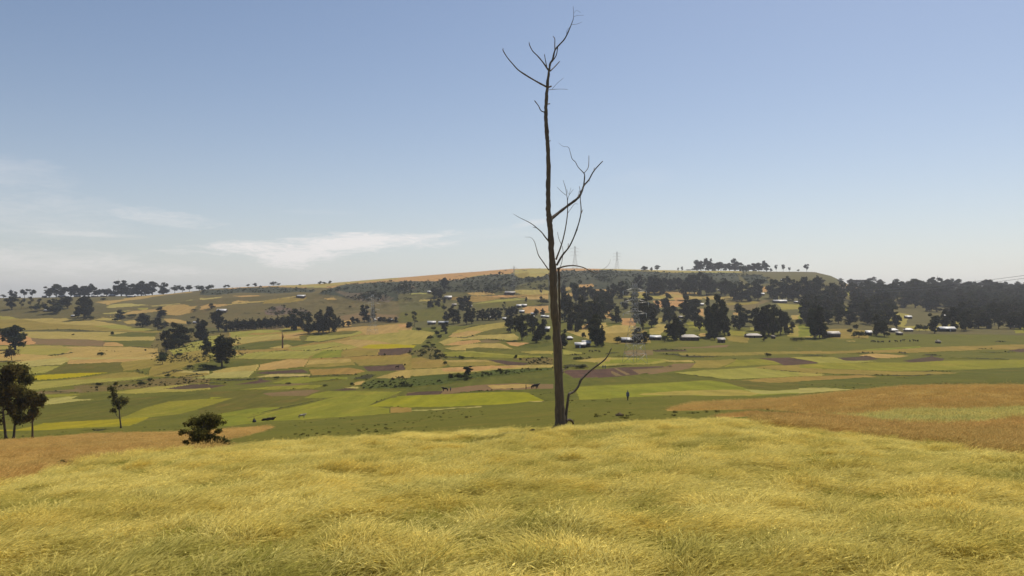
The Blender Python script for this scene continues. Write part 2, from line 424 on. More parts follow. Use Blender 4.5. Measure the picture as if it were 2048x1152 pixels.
Z(400, 520, 4.876, [
 ('h', [(-60,285),(60,270),(700,230),(2060,130),(2060,660),(300,690),(-40,640),(-120,560),(-30,450),(-100,380)]),
 ('o', [(0,297),(400,268),(700,252),(1250,262),(2060,140),(2060,205),(1620,225),(1400,240),(1280,275),(1000,272),(700,262),(300,280)]),
 ('y', [(700,252),(1240,232),(1700,185),(2060,165),(2060,178),(1650,212),(1250,255),(950,270)]),
 ('p', [(1030,262),(1230,256),(1230,270),(1040,274)]),
 ('s', [(20,300),(380,275),(700,268),(1000,278),(1130,300),(1100,318),(900,315),(700,330),(400,315),(200,340),(0,345)]),
 ('s', [(1250,285),(1400,245),(1620,228),(2060,208),(2060,395),(1900,400),(1650,380),(1500,395),(1330,350),(1150,330)]),
 ('q', [(1300,300),(1500,320),(1700,320),(1900,370),(1850,410),(1600,410),(1420,360)]),
 ('p', [(0,375),(210,360),(220,370),(100,388),(0,392)]), ('o', [(300,352),(560,343),(580,352),(400,366)]),
 ('y', [(310,405),(380,392),(470,398),(480,408),(300,425)]),
 ('o', [(0,455),(80,430),(250,428),(350,430),(200,450),(90,470),(0,490)]),
 ('y', [(250,432),(600,398),(750,380),(940,355),(1020,345),(900,372),(700,390),(600,408),(400,432),(280,440)]),
 ('t', [(640,395),(940,372),(1040,372),(1000,400),(800,420),(600,425)]), ('o', [(1200,372),(1300,368),(1340,385),(1230,388)]),
 ('q', [(620,500),(700,460),(780,440),(840,470),(980,480),(1080,500),(1000,540),(860,520),(740,545),(640,530)]),
 line('k', 8, (430,522),(490,520)), line('k', 12, (525,526),(560,522),(600,535)), line('k', 7, (1150,390),(1190,410),(1240,440)), line('k', 9, (1330,530),(1380,524),(1440,527)),
 line('k', 8, (1790,487),(1830,488),(1870,495)),
 ('r', [(1340,555),(1560,510),(1900,540),(1960,580),(1400,600)]), ('o', [(1370,600),(1480,585),(1480,640),(1390,650)]),
 # below the hedge of trees
 ('t', [(290,700),(880,640),(1350,665),(2060,610),(2060,1000),(230,1000),(300,930),(240,880),(310,800),(262,760)]),
 ('l', [(290,705),(800,665),(1080,690),(900,705),(500,715),(450,735),(760,725),(700,745),(300,765)]),
 ('r', [(560,680),(800,640),(850,650),(780,685)]),
 ('y', [(300,765),(760,728),(980,700),(1020,715),(960,760),(700,780),(300,830)]),
 ('o', [(760,735),(1010,708),(1000,745),(840,768)]), 
 ('G', [(300,840),(560,800),(830,780),(970,785),(1130,800),(900,850),(600,872),(300,885)]),
 line('k', 10, (290,884),(420,880),(560,866)), line('k', 10, (430,908),(640,905),(800,893),(880,880)),
 ('G', [(960,740),(1200,722),(1400,700),(1520,690),(1580,700),(1500,740),(1390,770),(1160,802),(990,792)]), ('l', [(1080,745),(1470,720),(1560,690),(1600,700),(1480,745),(1160,795),(1020,785)]),
 line('k', 7, (970,782),(1040,800),(1160,804),(1300,790)),
 ('o', [(1320,700),(1340,670),(1600,650),(2060,625),(2060,700),(1740,725),(1620,735),(1560,692),(1440,690)]),
 ('y', [(650,860),(850,825),(905,845),(800,865)]),
 ('l', [(870,862),(1300,800),(1420,830),(1090,890),(900,886)]), ('l', [(1090,895),(1440,830),(1560,850),(1400,885),(1100,900)]),
 line('k', 5, (880,884),(1100,890),(1430,835)), line('k', 5, (1090,893),(1380,884),(1560,862)),
 ('l', [(1465,760),(1560,735),(1740,725),(2060,700),(2060,830),(1860,820),(1700,785),(1500,775)]),
 ('o', [(1310,800),(1480,778),(1700,785),(1860,815),(1700,850),(1580,860),(1420,825)]),
 ('Y', [(1560,858),(1640,835),(1800,822),(2060,826),(2060,862),(1700,866)]),
 ('y', [(300,915),(560,910),(880,890),(1100,893),(900,905),(600,915),(310,935)]),
 ('l', [(290,935),(600,915),(1190,893),(1050,965),(700,968),(290,960)]),
 ('M', [(1120,935),(1210,895),(1400,885),(1380,950),(1080,965)]),
 ('t', [(1400,885),(1560,866),(1740,872),(1720,935),(1370,948)]),
 ('b', [(1745,870),(2060,862),(2060,905),(1960,925),(1745,940)]),
 line('k', 5, (1080,972),(1380,952),(1740,938),(2000,930)),
])
Z(800, 480, 4.8, [
 ('h', [(-10,350),(2030,250),(2030,700),(-10,800)]),
 ('o', [(-10,362),(400,310),(800,268),(1200,250),(2030,262),(2030,300),(1440,322),(1340,360),(1150,367),(1080,327),(900,332),(760,347),(600,377),(500,387),(250,397),(-10,397)]),
 ('y', [(560,372),(760,340),(1090,322),(1090,290),(1300,270),(1440,275),(1440,320),(1340,360),(1150,367),(1080,327),(900,332)]),
 ('y', [(1130,262),(1420,256),(1420,268),(1150,275)]), ('p', [(1240,305),(1430,292),(1430,318),(1240,325)]),
 ('t', [(1090,330),(1230,310),(1225,362),(1140,365)]),
 line('k', 7, (530,350),(620,340),(590,348)), line('k', 9, (670,320),(700,305),(680,318)), line('k', 7, (980,300),(1030,292),(1010,304)), line('k', 6, (1150,290),(1225,292),(1180,297)),
 line('k', 7, (1230,262),(1320,264),(1420,266)), line('k', 6, (1300,328),(1380,318),(1400,325)),
 ('s', [(-10,397),(250,397),(500,387),(600,377),(760,347),(900,332),(1080,327),(1150,367),(1340,362),(1440,322),(1560,296),(2030,296),(2030,470),(1860,470),(1700,420),(1560,470),(1430,482),(1120,482),(1000,502),(900,522),(700,502),(450,502),(100,512),(-10,520)]),
 ('h', [(1100,440),(1250,400),(1430,380),(1430,480),(1120,480)]), ('h', [(850,500),(1000,455),(1010,505),(920,522)]),
 ('q', [(-10,430),(110,420),(160,470),(60,490)]),
 ('y', [(1110,478),(1430,484),(1430,520),(1200,532),(1100,500)]), ('y', [(640,512),(800,496),(900,508),(930,523),(700,535)]),
 ('o', [(1560,472),(1640,450),(1650,480),(1600,492)]), ('o', [(1720,432),(1850,420),(1870,442),(1800,466),(1720,466)]),
 ('o', [(1580,520),(1640,500),(1650,560),(1590,560)]), ('o', [(1860,475),(2030,465),(2030,540),(1870,530)]),
 ('t', [(440,560),(700,540),(1000,530),(1430,522),(1430,560),(1000,560),(800,592),(600,602)]),
 ('y', [(150,578),(340,568),(410,575),(400,585),(200,590)]), ('p', [(70,512),(260,508),(270,520),(100,522)]),
 ('o', [(1180,552),(1430,535),(1430,567),(1240,577)]), ('o', [(800,545),(1000,528),(1180,540),(1000,556)]),
 ('l', [(680,612),(900,580),(1100,560),(1250,572),(1000,592),(800,612)]),
 ('G', [(680,617),(1000,592),(1300,580),(1430,602),(1200,642),(1000,642),(750,662)]),
 ('o', [(1180,660),(1240,640),(1430,630),(1430,700),(1200,702)]), 
 line('k', 6, (880,575),(1000,560),(1230,545)),
 ('G', [(-10,610),(430,600),(420,770),(-10,790)]), ('h', [(-10,610),(200,600),(300,650),(-10,700)]),
 ('o', [(-10,812),(110,815),(60,842),(-10,845)]),
 ('l', [(-10,870),(200,868),(325,890),(300,930),(200,1000),(-10,1012)]),
 ('Y', [(-10,1008),(155,1010),(125,1040),(-10,1036)]), ('b', [(-10,1040),(130,1045),(70,1085),(-10,1092)]),
 ('l', [(480,905),(560,860),(800,820),(1000,788),(1030,820),(1035,880),(960,902),(700,880)]),
 ('G', [(740,912),(800,882),(900,855),(1030,840),(1040,885),(960,905)]),
 ('o', [(465,935),(500,900),(700,875),(800,880),(710,915),(560,938)]),
 ('y', [(360,982),(480,942),(740,915),(1100,905),(1150,930),(1120,967),(900,952),(600,962),(430,1012)]),
 ('o', [(410,1012),(560,975),(760,960),(780,980),(600,1012)]), ('r', [(770,965),(850,952),(980,975),(900,990),(780,985)]),
 ('o', [(1000,982),(1100,985),(1240,992),(1120,1027),(1050,1015)]),
 ('y', [(420,1042),(700,995),(960,995),(1090,1052),(900,1072),(500,1062)]),
 ('G', [(640,1045),(760,1035),(1090,1050),(950,1070),(640,1068)]),
 ('M', [(330,1082),(700,1068),(780,1075),(1350,1120),(1340,1132),(900,1132),(400,1117)]),
 ('l', [(330,1082),(700,1068),(900,1095),(1350,1120),(1000,1110),(700,1085)]),
 ('l', [(1140,1075),(1300,1062),(1460,1072),(1460,1100),(1250,1096)]), ('l', [(1560,1062),(1740,1080),(1760,1095),(1570,1102)]),
 line('k', 8, (470,935),(620,940),(760,918)), line('k', 8, (780,955),(900,962),(1100,975)), line('k', 7, (470,900),(700,830),(870,812)),
 ('y', [(1590,880),(1720,870),(1830,870),(1830,960),(1700,922)]), ('o', [(1740,820),(1830,800),(1830,860),(1740,870)]),
 ('y', [(1940,840),(2030,830),(2030,960),(1950,950)]), ('o', [(1950,680),(2030,670),(2030,760),(1960,740)]),
 ('G', [(1100,900),(1170,880),(1440,940),(1460,1010),(1300,1040),(1100,1030),(1240,992)]),
])
Z(1200, 480, 4.6545, [
 ('h', [(-10,290),(2100,280),(2100,700),(-10,700)]),
 ('y', [(-10,260),(450,268),(1000,278),(1320,285),(1320,305),(900,309),(500,302),(400,292),(-10,282)]), ('p', [(700,300),(900,296),(1300,300),(1280,308),(900,309)]),
 ('l', [(1390,290),(1540,286),(1540,305),(1400,310)]),
 ('s', [(-10,280),(400,290),(700,307),(1300,307),(1300,430),(400,482),(-10,462)]),
 ('h', [(1290,310),(1540,292),(2060,288),(2060,425),(1300,440)]), ('s', [(1300,330),(1500,320),(1600,400),(1400,420)]),
 ('o', [(-10,462),(120,455),(140,502),(-10,492)]),
 ('y', [(360,482),(600,470),(760,480),(880,500),(950,520),(950,560),(850,556),(700,562),(500,546),(370,512)]),
 ('o', [(560,480),(760,478),(870,500),(860,515),(700,510),(560,505)]),
 ('l', [(200,530),(360,510),(700,530),(700,546),(400,542)]), ('y', [(880,495),(945,488),(950,515),(880,515)]),
 ('o', [(490,566),(780,570),(770,622),(560,632),(520,602)]), ('o', [(680,535),(780,535),(790,565),(700,570)]),
 ('y', [(900,522),(1240,522),(1250,556),(1000,562)]), ('r', [(1150,562),(1600,560),(1500,602),(1400,662),(1200,652)]),
 ('t', [(1180,590),(1330,570),(1500,565),(1450,600),(1200,612)]),
 ('o', [(910,640),(970,640),(970,722),(930,692)]), ('o', [(1230,678),(1285,672),(1285,705),(1240,700)]),
 ('l', [(1640,590),(1870,600),(1870,642),(1700,652)]), ('o', [(1500,440),(1560,430),(1550,482),(1510,492)]),
 ('o', [(-10,650),(100,660),(95,692),(20,682)]), ('o', [(190,730),(320,728),(330,805),(220,802)]),
 ('y', [(-10,830),(150,795),(320,802),(440,852),(330,882),(60,892),(-10,900)]), ('y', [(10,780),(60,770),(80,800),(10,820)]),
 ('t', [(20,880),(440,850),(470,960),(20,980)]),
 ('y', [(460,830),(560,780),(640,792),(640,832),(560,882),(470,882)]),
 ('t', [(1160,892),(1380,902),(1380,962),(1200,942)]), ('l', [(1390,812),(1480,830),(1460,852),(1390,842)]),
 ('l', [(1750,790),(1990,785),(1980,915),(1750,902)]), ('l', [(530,720),(600,730),(560,780),(520,770)]), ('M', [(800,755),(980,770),(970,830),(820,820)]),
 ('y', [(1780,700),(1900,695),(1900,740),(1800,745)]), ('y', [(930,870),(990,870),(1000,905),(930,905)]),
 ('M', [(1200,840),(1350,850),(1350,895),(1200,890)]),
])
Z(1600, 500, 4.571, [
 ('h', [(-10,310),(400,290),(2100,300),(2100,780),(-10,760)]),
 ('o', [(370,320),(450,322),(470,340),(560,345),(560,368),(400,360)]), ('o', [(770,342),(840,342),(840,372),(770,375)]), ('s', [(700,290),(870,300),(870,340),(720,335)]),
 ('l', [(600,375),(820,378),(820,398),(640,395)]), ('l', [(370,375),(450,380),(450,420),(380,410)]),
 ('M', [(410,510),(470,520),(460,570),(410,560)]), ('M', [(620,535),(690,540),(690,560),(630,560)]), ('M', [(-10,480),(20,490),(30,620),(-10,640)]),
 ('l', [(700,575),(900,570),(1000,590),(960,700),(1290,690),(1290,740),(1060,740),(900,700)]), ('l', [(1280,620),(1360,610),(1420,600),(1480,600),(1460,690),(1290,690)]),
 ('M', [(-10,680),(110,680),(110,790),(-10,800)]), ('t', [(230,730),(450,720),(620,740),(620,810),(380,815),(240,800)]),
 ('M', [(1960,700),(2060,690),(2060,760),(1970,765)]),
])
# the valley floor, from the far side towards the camera
Z(1200, 680, 4.6545, [
 ('g', [(0,20),(500,60),(2048,0),(4500,0),(4500,700),(0,700)]),
 ('r', [(210,105),(330,90),(500,95),(490,140),(250,152)]),
 ('t', [(730,125),(1700,110),(2060,104),(2060,130),(1200,150),(760,152)]), ('r', [(640,75),(1000,60),(1220,45),(1180,70),(800,78)]),
 ('b', [(490,98),(620,92),(780,90),(815,106),(520,110)]), line('k', 16, (480,100),(620,98),(800,97)),
 line('k', 9, (30,140),(140,120),(180,120)), line('k', 10, (100,160),(280,160),(420,150)),
 line('k', 15, (540,132),(640,140),(700,142),(750,157),(900,160),(1150,157)), line('k', 8, (1190,180),(1240,184),(1300,182)),
 ('l', [(-10,172),(200,165),(600,180),(680,200),(500,232),(-10,250)]), ('M', [(60,190),(400,180),(600,190),(460,220),(60,225)]),
 ('y', [(600,196),(860,192),(880,210),(640,212)]),
 ('t', [(870,190),(1280,180),(1200,230),(1100,262),(700,266),(900,217)]), ('M', [(1270,182),(1480,182),(1600,192),(1690,227),(1400,242),(1150,255),(1220,225)]),
 ('b', [(1470,172),(1760,165),(1900,190),(2048,216),(1700,233),(1620,202)]), ('l', [(1770,165),(2060,160),(2060,212),(1900,190)]),
 ('t', [(1420,264),(1600,240),(2060,224),(2060,317),(1800,302)]),
 ('r', [(260,270),(560,265),(700,225),(900,215),(860,262),(480,322),(370,322)]), ('b', [(-10,275),(150,257),(590,246),(600,256),(300,277),(370,322),(200,345),(-10,352)]),
 ('r', [(40,272),(70,272),(215,335),(150,335)]), ('r', [(120,262),(150,262),(280,320),(250,330)]),
 line('k', 6, (620,253),(650,254),(680,252)), line('k', 6, (380,322),(430,320),(480,318)),
 ('G', [(-10,352),(380,327),(680,310),(1050,360),(1250,370),(1050,385),(600,397),(-10,417)]),
 ('l', [(690,310),(1000,280),(1400,262),(1800,300),(2060,318),(2060,335),(1600,355),(1200,370),(1000,350)]),
 line('k', 5, (680,312),(820,330),(1000,352),(1200,372)), line('k', 6, (1400,262),(1800,302),(2040,318)),
 ('t', [(1300,377),(1650,357),(2060,335),(2060,387),(1700,402),(1380,392)]),
 ('G', [(1050,380),(1250,372),(1600,402),(2060,387),(2060,447),(1600,470),(1400,462),(1200,407)]),
 ('M', [(-10,427),(600,400),(1000,380),(1150,395),(1380,456),(1600,472),(2060,450),(2060,485),(1400,525),(800,517),(600,517),(-10,547)]),
 ('p', [(1340,462),(1600,474),(2060,452),(2060,482),(1500,505)]), ('l', [(300,510),(800,470),(1300,462),(1500,500),(1390,522),(800,515)]),
])
Z(1600, 680, 4.571, [
 ('t', [(-10,112),(400,105),(1200,65),(2700,30),(2700,85),(1600,95),(1200,115),(600,122),(-10,136)]), ('M', [(540,85),(1100,58),(1100,76),(650,97)]),
 ('y', [(520,147),(700,128),(1000,145),(900,162),(740,172),(600,160)]),
 ('b', [(330,165),(600,150),(720,175),(600,192),(400,192)]), ('b', [(930,187),(1200,150),(1320,170),(1300,192),(1000,202)]),
 ('b', [(1920,95),(2000,82),(2400,85),(2400,112),(2000,112)]),
 line('k', 18, (1120,140),(1200,142),(1300,148)), line('k', 10, (430,130),(600,128),(690,126)), line('k', 14, (880,120),(960,124),(1000,128)),
 line('k', 9, (1600,85),(1680,88),(1760,83)), line('k', 7, (1620,110),(1760,118),(2050,112)), line('k', 12, (1770,22),(1830,18),(1890,20)), line('k', 9, (1300,165),(1700,175),(2040,185)),
 line('k', 12, (0,150),(150,150),(270,150)),
 ('l', [(-10,165),(300,160),(420,192),(720,200),(400,217),(180,217),(-10,175)]), ('b', [(-120,180),(0,178),(60,190),(175,212),(-60,222)]),
 ('M', [(-10,227),(250,212),(900,207),(1400,190),(2700,175),(2700,240),(1500,272),(900,287),(-10,255)]),
 ('t', [(-10,260),(900,289),(1430,298),(1400,312),(1100,332),(700,327),(-10,300)]), ('l', [(-10,300),(250,320),(-10,337)]),
 ('t', [(-10,340),(600,325),(740,342),(400,372),(-10,382)]),
 ('G', [(-10,382),(600,347),(1100,337),(1430,307),(1500,275),(2700,225),(2700,430),(1000,430),(500,450),(200,450),(-10,440)]),
 line('k', 5, (980,292),(1200,290),(1420,296)), line('k', 7, (250,320),(700,327),(1050,332),(1400,312)), line('k', 5, (860,345),(950,352),(1040,358)),
 ('p', [(-10,442),(200,440),(480,455),(-10,490)]), ('y', [(415,12),(500,10),(510,18),(430,20)]),
])
Z(800, 680, 4.876, [
 ('t', [(-10,190),(200,170),(400,185),(480,240),(380,277),(-10,287)]), ('t', [(420,200),(850,195),(1030,240),(480,267)]), ('y', [(430,200),(700,195),(900,215),(500,225)]),
 ('b', [(840,195),(1000,195),(1260,225),(1200,247),(1050,242)]),
 ('u', [(60,120),(330,60),(400,110),(460,190),(300,195),(100,150)]), ('u', [(1080,180),(1490,175),(1490,250),(1250,245),(1250,220)]),
 ('y', [(-10,292),(400,280),(900,250),(1490,250),(1490,275),(900,302),(700,322),(400,342),(-10,362)]), ('o', [(400,285),(900,255),(1300,262),(900,290),(700,312),(420,320)]),
 ('G', [(-10,455),(60,440),(700,380),(1150,335),(1490,300),(1700,370),(2048,370),(2060,420),(1720,452),(1700,482),(1740,582),(1400,602),(1250,512),(1000,502),(500,532),(-10,552)]),
 ('v', [(-10,367),(400,345),(760,330),(900,300),(1300,288),(1490,280),(1490,297),(1100,342),(700,377),(450,432),(-10,470)]),
 ('r', [(800,442),(1100,425),(1490,435),(1490,472),(1200,482),(800,502),(400,537),(40,547),(80,512),(400,502),(420,480)]),
 ('o', [(850,447),(1200,430),(1300,447),(1200,470),(900,480)]), ('b', [(60,520),(200,505),(420,500),(400,532),(60,545)]),
 line('k', 6, (400,532),(800,502),(1200,484)),
 ('L', [(-40,547),(500,530),(1000,505),(1240,512),(1400,592),(1000,627),(500,652),(-40,655)]),
 ('p', [(40,690),(500,667),(800,647),(805,654),(500,676),(60,700)]), ('p', [(1250,600),(1410,594),(1410,600),(1260,605)]),
 ('M', [(1730,457),(2060,440),(2060,577),(1750,587),(1720,500)]), 
 ('b', [(1590,310),(1640,292),(1840,290),(2060,280),(2060,355),(1900,362),(1700,367)]), line('k', 26, (1590,255),(1640,262),(1820,262),(1850,280)),
 line('k', 8, (1600,145),(1700,150),(1820,140)), ('u', [(1680,180),(1760,165),(1880,165),(1860,190),(1700,195)]), ('l', [(1690,210),(1900,180),(2060,170),(2060,215),(1900,225)]),
 line('k', 9, (300,180),(500,172),(640,175),(800,180)), line('k', 10, (1180,195),(1300,185),(1480,180)), line('k', 6, (760,372),(700,378),(450,430)),
])
Z(400, 700, 4.876, [
 ('l', [(300,60),(600,20),(1170,10),(1050,90),(700,90),(300,82)]), ('M', [(1130,45),(1200,5),(1390,0),(1380,70),(1080,87)]),
 ('t', [(1410,10),(1720,0),(1720,55),(1380,72)]), ('b', [(1745,0),(2060,-10),(2060,20),(1960,50),(1740,60)]),
 ('G', [(-10,92),(300,85),(850,97),(620,130),(300,167),(-10,162)]), ('y', [(130,207),(300,170),(580,145),(540,212),(130,227)]),
 ('o', [(590,145),(840,100),(1060,100),(1020,167),(560,207)]), ('t', [(1060,105),(1470,85),(1510,150),(1020,177)]), ('y', [(1070,105),(1460,88),(1470,120),(1040,150)]),
 ('t', [(1480,102),(2060,65),(2060,200),(1900,212),(1980,140),(1560,157)]),
 ('t', [(1050,190),(1480,175),(1640,205),(1500,242),(1080,247)]), ('b', [(1600,160),(1970,140),(2005,195),(1650,207)]),
 ('b', [(540,228),(640,210),(1000,190),(1045,220),(700,236)]),
 ('p', [(-10,270),(130,225),(530,212),(480,272),(30,287)]), ('p', [(540,272),(700,240),(1060,235),(1065,257),(750,267)]), ('p', [(-10,205),(90,200),(100,225),(-10,235)]),
 ('y', [(1700,282),(1900,215),(2060,200),(2060,275),(1800,287)]),
 ('v', [(1540,342),(1700,290),(2060,275),(2060,375),(1600,382)]),
 ('b', [(350,335),(600,290),(720,298),(560,325)]), ('b', [(-10,345),(290,335),(100,372),(-10,377)]), ('M', [(700,320),(900,270),(1430,265),(1420,290),(1100,310),(900,335)]),
 line('k', 14, (-10,298),(300,300),(500,292),(740,278)), line('k', 8, (640,280),(900,268),(1430,250),(1560,244)), line('k', 12, (0,330),(150,325),(300,330)),
 ('k', [(1490,285),(1560,265),(1640,240),(1720,245),(1640,292),(1520,298)]), line('k', 8, (1150,310),(1280,300),(1400,290)), line('k', 8, (1170,350),(1210,345),(1240,352)),
 ('o', [(1480,355),(1500,325),(1600,303),(1560,350)]), ('p', [(1370,385),(1480,362),(1540,368),(1520,382)]), ('b', [(1270,395),(1400,380),(1560,385),(1600,378),(1400,398)]),
 ('M', [(350,392),(800,345),(1240,340),(1110,380),(800,392),(600,385)]), ('r', [(580,347),(900,325),(1110,325),(900,347)]),
 line('k', 5, (800,388),(1000,385),(1180,370)),
 ('G', [(-10,402),(350,397),(650,388),(1050,380),(1280,400),(1100,482),(650,577),(300,690),(-10,700)]), ('r', [(620,420),(1100,392),(1180,398),(1040,450),(700,450)]),
 ('M', [(-10,690),(100,640),(500,575),(820,555),(650,610),(460,660),(480,690),(700,690),(300,740),(-10,750)]),
 ('M', [(460,672),(700,602),(1000,540),(1300,465),(1010,475),(1120,430),(1250,405),(1970,402),(1640,542),(1850,570),(1850,622),(1000,682),(700,692),(460,690)]),
 line('k', 4, (480,640),(700,590),(1000,525),(1290,463)), ('L', [(-10,500),(0,470),(230,460),(100,482),(-10,505)]),
 ('L', [(1640,550),(1850,470),(2060,448),(2060,560)]), line('k', 5, (1640,548),(1720,510),(1830,472)), line('k', 5, (1850,555),(1920,560),(1980,556)),
 ('t', [(1860,560),(2060,560),(2060,605),(1850,620)]),
])
Z(0, 700, 4.431, [
 ('y', [(-3000,-10),(1400,-10),(1400,100),(1100,110),(600,110),(0,110),(-3000,110)]), ('t', [(1380,60),(1861,-10),(1861,240),(1300,240)]),
 ('o', [(-3000,45),(40,42),(300,40),(100,75),(-3000,110)]), ('l', [(0,-10),(650,-10),(500,55),(100,30)]), line('k', 9, (0,112),(120,105),(300,85)), line('k', 9, (400,50),(540,42),(670,20)),
 ('p', [(100,132),(180,110),(580,65),(625,85),(540,135),(180,157)]), ('l', [(100,180),(180,160),(530,140),(400,207),(120,222)]), line('k', 5, (170,158),(400,145),(540,134)),
 ('p', [(620,70),(1300,75),(1400,80),(1100,85),(640,88)]),
 ('G', [(400,212),(560,140),(620,125),(1075,110),(1092,192),(900,207),(430,217)]), ('o', [(590,132),(620,95),(1240,83),(1100,110)]),
 ('t', [(1080,110),(1380,85),(1410,140),(1230,177),(1090,187)]),
 ('Y', [(-1500,262),(0,262),(230,235),(700,206),(960,203),(700,242),(240,278),(90,292),(0,300),(-1500,305)]),
 ('t', [(250,292),(800,240),(1100,195),(1200,195),(1340,237),(1100,252),(700,302),(300,352),(-1500,352)]), ('l', [(-1000,305),(250,282),(700,265),(1330,238),(1200,262),(900,292),(660,312),(300,357),(-1000,357)]),
 ('u', [(640,322),(900,290),(1350,258),(1861,230),(1861,290),(1500,322),(1100,352),(700,387)]), ('G', [(700,305),(900,290),(1340,275),(1300,300),(800,320)]),
 ('r', [(330,372),(700,342),(740,375),(400,397),(-900,392),(-900,365)]), line('k', 8, (350,372),(500,378),(720,382)), line('k', 7, (720,320),(860,305),(940,305)), line('k', 10, (1140,285),(1240,280),(1330,262)),
 line('k', 12, (1180,190),(1240,195),(1310,222)), line('k', 12, (1320,240),(1500,200),(1600,160)), line('k', 12, (1600,245),(1720,222),(1861,215)), line('k', 12, (1500,225),(1560,190),(1861,160)),
 ('p', [(1560,205),(1640,185),(1861,182),(1861,205)]), ('p', [(1700,255),(1861,222),(1861,260)]),
 ('G', [(1600,165),(1750,120),(1861,110),(1861,180),(1640,185)]),
 ('l', [(930,385),(1400,325),(1861,300),(1861,348),(1600,372),(1200,392)]), ('b', [(1450,352),(1680,315),(1870,303),(1870,332),(1600,352)]),
 ('G', [(560,445),(760,395),(960,390),(1000,420),(850,440)]), ('p', [(380,440),(700,412),(640,440),(825,440),(700,467),(390,490)]), ('M', [(380,400),(740,390),(600,415),(390,430)]),
 ('G', [(-3000,520),(400,492),(850,442),(1500,402),(1870,380),(1870,432),(1500,462),(1300,512),(1100,602),(800,627),(300,652),(-3000,700)]),
 ('M', [(1070,600),(1300,512),(1500,460),(2060,424),(1740,530),(1600,570),(1320,600),(1200,660),(1070,640)]),
 ('L', [(-2500,722),(150,705),(400,650),(700,630),(1320,598),(1150,672),(800,692),(400,712),(-2500,742)]), line('k', 8, (800,720),(860,715),(980,702)),
])
# nearer than the valley: the red-brown grain on both shoulders, the weed strip, the barley
FIELDS.append(('T', 21, 300, [(-1500,900),(0,880),(90,874),(180,867),(293,864),(372,862),(523,852),(552,853),(527,862),(488,872),(449,880),(430,893),(372,894),(327,897),(271,904),(203,915),(144,927),(86,938),(14,961),(-1500,1040)]))
FIELDS.append(('T', 34, 145, [(1333,819),(1383,805),(1447,796),(1522,788),(1600,786),(1709,777),(1819,772),(1950,770.5),(2048,770),(3000,768),(3000,806),(2048,815),(1928,820),(1797,820),(1731,829),(1644,831),(1600,824),(1522,818),(1436,820),(1333,822)]))
FIELDS.append(('c', 24, 100, [(1600,833),(1731,829),(1797,820),(1928,820),(2048,815),(3000,806),(3000,830),(2048,836),(1972,843),(1884,848),(1775,844),(1687,834)]))
FIELDS.append(('T', 20, 75, [(1430,832),(1480,822),(1600,833),(1687,834),(1775,844),(1884,848),(1972,843),(2048,836),(3000,830),(3000,900),(2048,890),(1972,894),(1928,881),(1819,873),(1753,866),(1698,859),(1654,855),(1608,849),(1543,843),(1500,832),(1440,836)]))
BARLEY_EDGE = [(-3000,1060),(-1500,1040),(-400,990),(0,965),(14,960),(86,937),(144,926),(203,914),(271,903),(327,896),(372,893),(420,889),(600,876),(800,864),(1000,856),(1120,848),(1200,841),(1330,834),(1440,830),(1500,830),(1543,843),(1608,849),(1654,855),(1698,859),(1753,866),(1819,873),(1928,881),(1972,894),(2048,890),(2600,896),(4000,900)]
FIELDS.append(('B', 0, 36.5, BARLEY_EDGE + [(9000,1e5),(-9000,1e5)]))

def inside(px, py, poly):
    P = np.asarray(poly, float); r = np.zeros(px.shape, bool)
    x1, y1 = P[-1]
    for x2, y2 in P:
        if y1 != y2:
            c = ((y1 > py) != (y2 > py)) & (px < (x2 - x1) * (py - y1) / (y2 - y1) + x1)
            r ^= c
        x1, y1 = x2, y2
    return r

